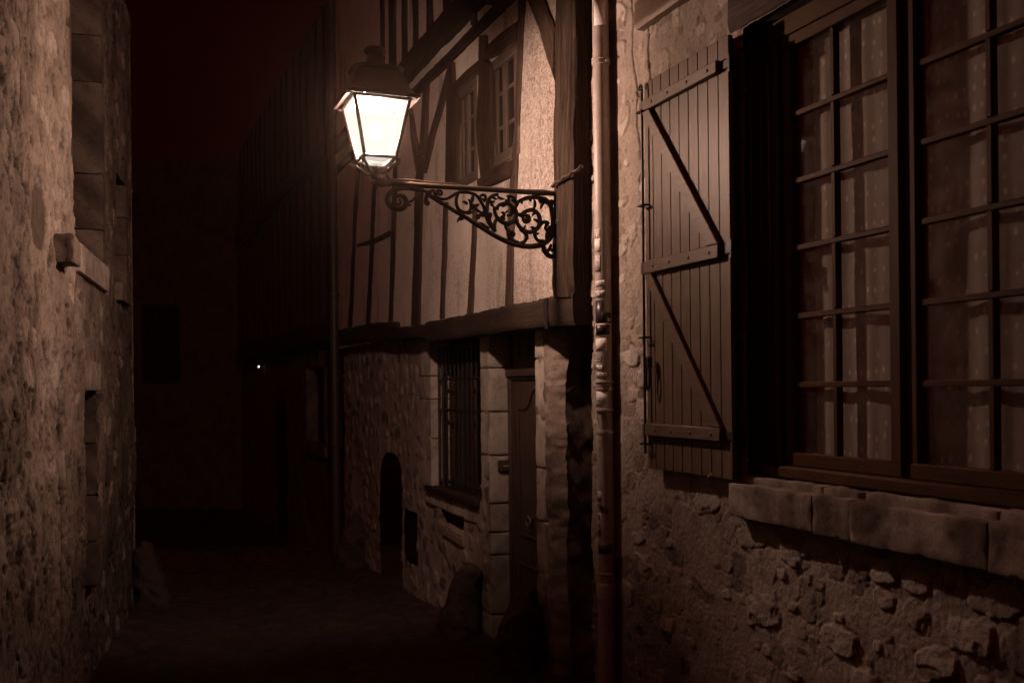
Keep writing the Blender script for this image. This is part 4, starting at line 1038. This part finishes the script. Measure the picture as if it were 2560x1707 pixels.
# =================================================================== LEFT STONE HOUSE
lh = thing('stone_house', 'pitted rubble stone house with dressed stone window recess, corbel and blocked doorway', 'house', L.w(6, 0, gh(L, 6)))
def f_left(S, H):
    d = fbm(S, H, 1.2, 3, 131) * .03 + fbm(S, H, 6, 3, 132) * .010 + fbm(S, H, 34, 4, 133, .6) * .005
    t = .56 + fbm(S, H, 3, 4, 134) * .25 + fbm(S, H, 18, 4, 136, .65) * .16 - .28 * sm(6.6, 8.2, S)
    d = d - .10 * np.clip(S - 6.6, 0, 9) ** 1.2 * 0
    e, a, b = stones(S, H, .26, .17, 141, .5, (.55, 1.0), 2.4, .4)
    m = sm(.0, .2, e)
    d = d + m * ((a - .4) * .016 + fbm(S, H, 16, 3, 143) * .006); t = t * (1 - .7 * m) + .7 * m * (.12 + a * .85)
    p = sm(.16, .36, fbm(S, H, 15, 4, 145, .6)) * sm(.7, .2, np.abs(fbm(S, H, 2, 3, 146)))
    d = d - p * .018; t = t - p * .32
    p = sm(.26, .45, fbm(S, H, 36, 3, 148)); d = d - p * .009; t = t - p * .22
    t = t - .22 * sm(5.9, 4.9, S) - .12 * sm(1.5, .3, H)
    # dark flush stone left of the corbel
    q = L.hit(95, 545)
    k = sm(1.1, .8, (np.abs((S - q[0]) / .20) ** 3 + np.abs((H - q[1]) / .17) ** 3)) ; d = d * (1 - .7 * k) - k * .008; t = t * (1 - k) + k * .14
    # vertical chase, with its channel shadow also painted into the tone
    g0 = L.hit(151, 1020)[0]; k = np.exp(-((S - g0 - fbm(H, H * 0, 2, 3, 150) * .02) / .035) ** 4) * sm(1.7, 1.5, H); d = d - k * .03; t = t - k * .25
    return d, t
s_u0, s_u1 = 6.56, 7.93
s_d0, s_d1 = L.hit(210, 1200)[0], L.hit(238, 1200, -.0)[0]
s_v0, s_v1 = L.hit(293, 600)[0], L.hit(314, 600)[0]
hu = [(s_u0, 2.60), (s_u1, 2.60), (s_u1, 5.05), (s_u0, 5.05)]
hd = [(s_d0, .31), (s_d1, .31), (s_d1, 1.70), (s_d0, 1.70)]
hv = [(s_v0, 2.62), (s_v1, 2.62), (s_v1, 3.60), (s_v0, 3.60)]
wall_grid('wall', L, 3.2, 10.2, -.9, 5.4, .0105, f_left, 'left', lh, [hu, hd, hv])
def reveal(sa, sb, ha, hb_, dep, joints, mat, tone):
    for i in range(len(joints) - 1):
        block('reveal_stone', L, sb - .012, sb + .16, joints[i] + .002, joints[i + 1] - .002, -dep - .1, .010, mat, lh, 150 + i + int(sb * 10), .004, .010, tone, 0, .022)
    mb = MB(); mb.box(L, sa - .1, sb + .02, ha - .1, hb_ + .1, -dep - .06, -dep); mb.build('recess_back', 'dark_ashlar', lh)
jh = [2.62] + [L.hit(230, y)[1] for y in (580, 446, 196, 120)] + [5.05]
jh = [2.62, 2.93, 3.36, 4.06, 4.42, 4.72, 5.05]
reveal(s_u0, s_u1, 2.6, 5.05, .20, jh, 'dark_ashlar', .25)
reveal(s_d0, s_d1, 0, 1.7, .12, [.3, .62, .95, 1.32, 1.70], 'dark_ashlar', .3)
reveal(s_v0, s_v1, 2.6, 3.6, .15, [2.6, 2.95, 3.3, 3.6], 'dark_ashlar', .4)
block('window_sill', L, s_u0 - .02, s_u1 + .06, 2.455, 2.645, -.25, .045, 'ashlar', lh, 171, .004, .010, .38)
block('window_sill', L, s_v0 - .02, s_v1 + .06, 2.48, 2.63, -.2, .045, 'dark_ashlar', lh, 172, .004, .010, .6)
block('door_lintel', L, s_d0 - .02, s_d1 + .02, 1.70, 1.90, -.15, .045, 'ashlar', lh, 173, .005, .012, .35)
co = L.hit(140, 630, .0)
block('corbel', L, co[0] - .02, co[0] + .24, EYE + .735, EYE + .905, -.1, .10, 'dark_ashlar', lh, 174, .010, .018, .45)
LE = Frame(L.w(10.18, 0, 0)[:2], -L.N, L.D)
wall_grid('end_wall', LE, 0, 4, -.9, 5.4, .08, f_end, 'left', lh)

# =================================================================== FARTHER HOUSES
fh = thing('timbered_house', 'dark timber framed house farther down the alley beyond the slim downpipe', 'house', R.w(18, 0, gh(R, 18)))
FF = Frame(R.w(S_FAR + .1, .0, 0)[:2], Vector((R.D[0] - .02, R.D[1], 0))[:2], Vector((R.N[0], R.N[1] - .02, 0))[:2])
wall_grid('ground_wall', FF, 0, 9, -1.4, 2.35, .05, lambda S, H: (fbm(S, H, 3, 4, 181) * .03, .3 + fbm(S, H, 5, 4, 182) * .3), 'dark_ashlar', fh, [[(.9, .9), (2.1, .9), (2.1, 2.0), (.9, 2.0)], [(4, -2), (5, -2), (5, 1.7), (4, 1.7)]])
wall_grid('plaster', FF, 0, 9, 2.4, 6.8, .06, lambda S, H: (.06 + fbm(S, H, 2, 3, 183) * .01, S * 0), 'dark_plaster', fh)
timber('sill_beam', FF, [(0, 2.62), (9, 2.6)], [(0, 2.32), (9, 2.3)], -.1, .14, 'beam', fh)
timber('sill_beam', FF, [(0, 5.0), (9, 5.0)], [(0, 4.72), (9, 4.72)], -.1, .16, 'beam', fh)
for i in range(16):
    s_ = .15 + i * .56 + random.uniform(-.06, .06); timber('stud', FF, [(s_, 2.6), (s_ + .02, 4.74)], [(s_ + .13, 2.6), (s_ + .15, 4.74)], -.1, .085, 'beam', fh)
    timber('stud', FF, [(s_ + .2, 4.98), (s_ + .2, 6.8)], [(s_ + .32, 4.98), (s_ + .32, 6.8)], -.1, .085, 'beam', fh)
mb = MB(); mb.box(FF, .85, 2.15, .85, 2.05, -.25, -.2); mb.build('window', 'dark_glass', fh)
mb = MB(); mb.box(FF, 3.95, 5.05, -1.4, 1.75, -.25, -.2); mb.build('door', 'door', fh)
for (a_, b_) in ((.7, .9), (2.1, 2.3)): block('jamb_stone', FF, a_, b_, .9, 2.0, -.15, .03, 'dark_ashlar', fh, 190 + int(a_), .006, .015, .4, 0, .05)
block('window_sill', FF, .7, 2.3, .74, .89, -.15, .06, 'dark_ashlar', fh, 195, .006, .015, .35, 0, .05)
# slim downpipe on the seam of the two timbered houses
fp0 = R.hit(848, 900, .10)
fp = R.w(fp0[0], .16, 0); g_ = ground_h(fp[1])
d2 = thing('downpipe', 'slim dark downpipe on the seam between the two timbered houses', 'drainpipe', (fp[0], fp[1], g_))
mb = MB(); mb.tube([(fp[0], fp[1], g_), (fp[0], fp[1], 2.35), (fp[0] - .0, fp[1], 2.5), (fp[0] + .0, fp[1] - .0, 6.8)], .055, 16); mb.build('pipe', 'dull_pipe', d2)
for h_ in (R.hit(850, 732, .16)[1], R.hit(850, 848, .16)[1], 1.0):
    mb = MB(); mb.lathe((fp[0], fp[1], h_ - .03), [(.053, 0), (.068, .008), (.068, .05), (.053, .06)], 16); mb.build('collar', 'dull_pipe', d2)

EH = Frame((-11.5, 23), (1, -.05), (-.05, -1))
eh = thing('corner_house', 'far unlit house closing the alley, with a tall many paned window', 'house', EH.w(4, 0, ground_h(23)))
e0 = EH.hit(352, 960); e1 = EH.hit(446, 762)
wall_grid('wall', EH, 0, 10, -1.6, 7.0, .07, lambda S, H: (fbm(S, H, 3, 4, 201) * .03, .4 + fbm(S, H, 5, 4, 202) * .3), 'dark_ashlar', eh, [[(e0[0], e0[1]), (e1[0], e0[1]), (e1[0], e1[1]), (e0[0], e1[1])], [(5.6, -2), (6.7, -2), (6.7, 1.3), (5.6, 1.3)]])
mb = MB()
mb.box(EH, e0[0], e1[0], e0[1], e0[1] + .07, -.2, -.12, 's'); mb.box(EH, e0[0], e1[0], e1[1] - .07, e1[1], -.2, -.12, 's')
cw_ = (e1[0] - e0[0])
for k in range(4): mb.box(EH, e0[0] + (cw_ - .06) * k / 3, e0[0] + (cw_ - .06) * k / 3 + .06, e0[1] + .072, e1[1] - .072, -.2, -.13)
for k in range(1, 7):
    hh = e0[1] + .07 + (e1[1] - e0[1] - .14) * k / 7; 
    for q in range(3): mb.box(EH, e0[0] + (cw_ - .06) * q / 3 + .062, e0[0] + (cw_ - .06) * (q + 1) / 3 - .002, hh - .018, hh + .018, -.19, -.14, 's')
ew = mb.build('window', 'frame', eh)
for q in range(3):
    for k in range(7):
        g = MB(); tl = random.uniform(-.012, .012)
        a_, b_ = e0[0] + (cw_ - .06) * q / 3 + .06, e0[0] + (cw_ - .06) * (q + 1) / 3
        l_, u_ = e0[1] + .07 + (e1[1] - e0[1] - .14) * k / 7, e0[1] + .07 + (e1[1] - e0[1] - .14) * (k + 1) / 7
        g.add([EH.w(a_, -.165 + tl, l_), EH.w(b_, -.165 - tl, l_), EH.w(b_, -.165 - tl * .5, u_), EH.w(a_, -.165 + tl, u_)], [(0, 1, 2, 3)]); g.build('pane', 'dark_glass', ew)
mb = MB(); mb.box(EH, 5.6, 6.7, -1.6, 1.3, -.25, -.2); mb.build('door', 'door', eh)
mb = MB(); mb.box(EH, e0[0] - .2, e1[0] + .2, e0[1] - .2, e1[1] + .2, -.6, -.55); mb.build('room_wall', 'plaster', eh)
q = FF.hit(647, 917, .1)
wl = thing('wall_light', 'tiny lit wall lamp glowing far down the dark alley', 'wall lamp', FF.w(q[0], 0, q[1]))
mb = MB(); mb.tube([FF.w(q[0], 0, q[1] + .06), FF.w(q[0], .07, q[1] + .06), FF.w(q[0], .1, q[1] + .03)], [.03, .015, .028], 8); mb.build('fitting', 'iron', wl)
mb = MB(); c_ = FF.w(q[0], .1, q[1] - .012); mb.lathe(c_, [(.004, 0), (.013, .006), (.015, .018), (.01, .03)], 10); mb.build('bulb', 'bulb', wl)

# =================================================================== GUARD STONES
def guard(name, s, d, fr, h, w, lean, seed, label):
    base = fr.w(s, d, 0); g = ground_h(base[1])
    n, m = 40, 34; vs = []; fs = []
    for i in range(m + 1):
        t = i / m
        r = w * (1 - .62 * t ** 1.3) * math.sqrt(max(0, 1 - max(0, (t - .80) / .20) ** 2) + 1e-4)
        for k in range(n):
            an = 2 * math.pi * k / n
            p = abs(math.cos(an)) ** 3 + abs(math.sin(an)) ** 3
            rr = r / p ** (1 / 3)
            x, y = rr * math.cos(an), rr * math.sin(an) * .8
            ds = x; dd_ = d + y + lean * t
            q = fr.w(s + ds, dd_, g - .1 + (h + .1) * t)
            vs.append(q)
    V = np.array(vs); nn = fbm(V[:, 0] + V[:, 2] * .6 + seed, V[:, 1] + V[:, 2] * .8, 6, 5, seed, .6) * .075 + fbm(V[:, 0] + V[:, 2], V[:, 1] - V[:, 2], 24, 3, seed) * .02
    cx = np.array(fr.w(s, d, 0)); dv = V - cx; dv[:, 2] = 0; dv /= np.maximum(np.linalg.norm(dv, axis=1, keepdims=True), .02)
    V = V + dv * nn[:, None]
    for i in range(m):
        for k in range(n): fs.append((i * n + k, i * n + (k + 1) % n, (i + 1) * n + (k + 1) % n, (i + 1) * n + k))
    fs.append(tuple(m * n + k for k in range(n)))
    me = bpy.data.meshes.new(name); me.from_pydata(V.tolist(), [], fs); me.validate()
    a = me.attributes.new('tone', 'FLOAT', 'POINT'); a.data.foreach_set('value', np.clip(.5 + nn * 6, 0, 1).astype(np.float32))
    o = link(name, me, 'guard', None, 60, fr.w(s, d, g)); tag(o, label, 'guard stone', 'guard stones along the walls')
    return o
guard('guard_stone', 8.72, .20, R, .58, .23, -.15, 211, 'broad leaning guard stone at the foot of the pale stone pier')
guard('guard_stone', 7.42, .22, R, .58, .21, -.14, 215, 'pointed guard stone beside the front door, nearest the stickered downpipe')
guard('guard_stone', 13.0, .12, R, .62, .26, -.10, 219, 'squat guard stone left of the dark arched cellar door')
guard('guard_stone', 10.05, .18, L, .60, .25, -.10, 223, 'worn guard stone at the far corner of the opposite pitted stone house')

# =================================================================== STREET
n1, n2 = 260, 420
X, Y = np.meshgrid(np.linspace(-5.5, 1.7, n1), np.linspace(1.5, 14.0, n2), indexing='ij')
e, a, b = stones(X, Y, .17, .12, 231, 1.0, (.85, 1.08), 4, .2)
Zg = ground_h(Y) + sm(0, .25, e) * (.018 + .01 * a) + fbm(X, Y, 1.2, 3, 232) * .03 + fbm(X, Y, 25, 3, 233) * .006 - .02
Zg = Zg - .05 * np.exp(-((X + .9 + .34 * (Y - 4)) / .35) ** 2)
st = grid_mesh('street', np.stack([X, Y, Zg], -1), 'setts', None, .3 + .5 * a * sm(0, .2, e), None, None, None, False); st['kind'] = 'structure'
me = bpy.data.meshes.new('ground'); me.from_pydata([(-80, -40, 1.2), (80, -40, 1.2), (80, 0, -.22), (-80, 0, -.22), (-80, 26, -1.15), (80, 26, -1.15), (-80, 300, -1.15), (80, 300, -1.15)], [], [(0, 1, 2, 3), (3, 2, 5, 4), (4, 5, 7, 6)])
g = link('ground', me, 'curb'); g['kind'] = 'structure'

# =================================================================== SKY, CAMERA
w = bpy.data.worlds.new('World'); SC.world = w; w.use_nodes = True
nt = w.node_tree; bg = nt.nodes['Background']
tc = nt.nodes.new('ShaderNodeTexCoord'); sp = nt.nodes.new('ShaderNodeSeparateXYZ'); nt.links.new(tc.outputs['Generated'], sp.inputs[0])
# night sky: almost black near the rooftops, with an added red fill overhead, out of view
r = ramp(nt, sp.outputs['Z'], [(0.0, (.0050, .0001, .0)), (.44, (.0050, .0001, .0)), (.75, (.085, .004, .0008)), (1.0, (.115, .005, .001))])
nt.links.new(r, bg.inputs[0]); bg.inputs[1].default_value = 1.0

# thin haze added to imitate lens bloom round the lantern
m_, nt2, b2 = new_mat('night_haze'); nt2.nodes.remove(b2)
pv = nd(nt2, 'ShaderNodeVolumePrincipled'); pv.inputs['Color'].default_value = (.92, .66, .50, 1); pv.inputs['Density'].default_value = HAZE; pv.inputs['Anisotropy'].default_value = .92
nt2.links.new(pv.outputs[0], nt2.nodes['Material Output'].inputs['Volume']); MAT['haze'] = m_
mb = MB(); WF = Frame((0, 0), (1, 0), (0, 1)); mb.box(WF, -82, 82, -3.4, 8.5, -42, 302); hz_o = mb.build('haze', 'haze', None, 0, 1, None); hz_o['kind'] = 'stuff'

cd = bpy.data.cameras.new('camera'); cam = bpy.data.objects.new('camera', cd); COL.objects.link(cam)
cd.sensor_width = 36; cd.lens = F / 2560 * 36; cd.shift_y = (PY - 853.5) / 2560; cd.clip_start = .05; cd.clip_end = 800
M = Matrix(((CR, SR, 0, 0), (0, 0, -1, 0), (-SR, CR, 0, EYE), (0, 0, 0, 1)))
cam.matrix_world = M
cd.dof.use_dof = True; cd.dof.focus_distance = 5.9; cd.dof.aperture_fstop = 3.2
SC.camera = cam
SC.view_settings.view_transform = 'Standard'; SC.view_settings.look = 'None'; SC.view_settings.gamma = 1; SC.view_settings.exposure = 0
SC.cycles.use_denoising = True; SC.cycles.denoising_prefilter = 'NONE'
SC.cycles.max_bounces = 6; SC.cycles.transparent_max_bounces = 12
SC.cycles.sample_clamp_indirect = 4
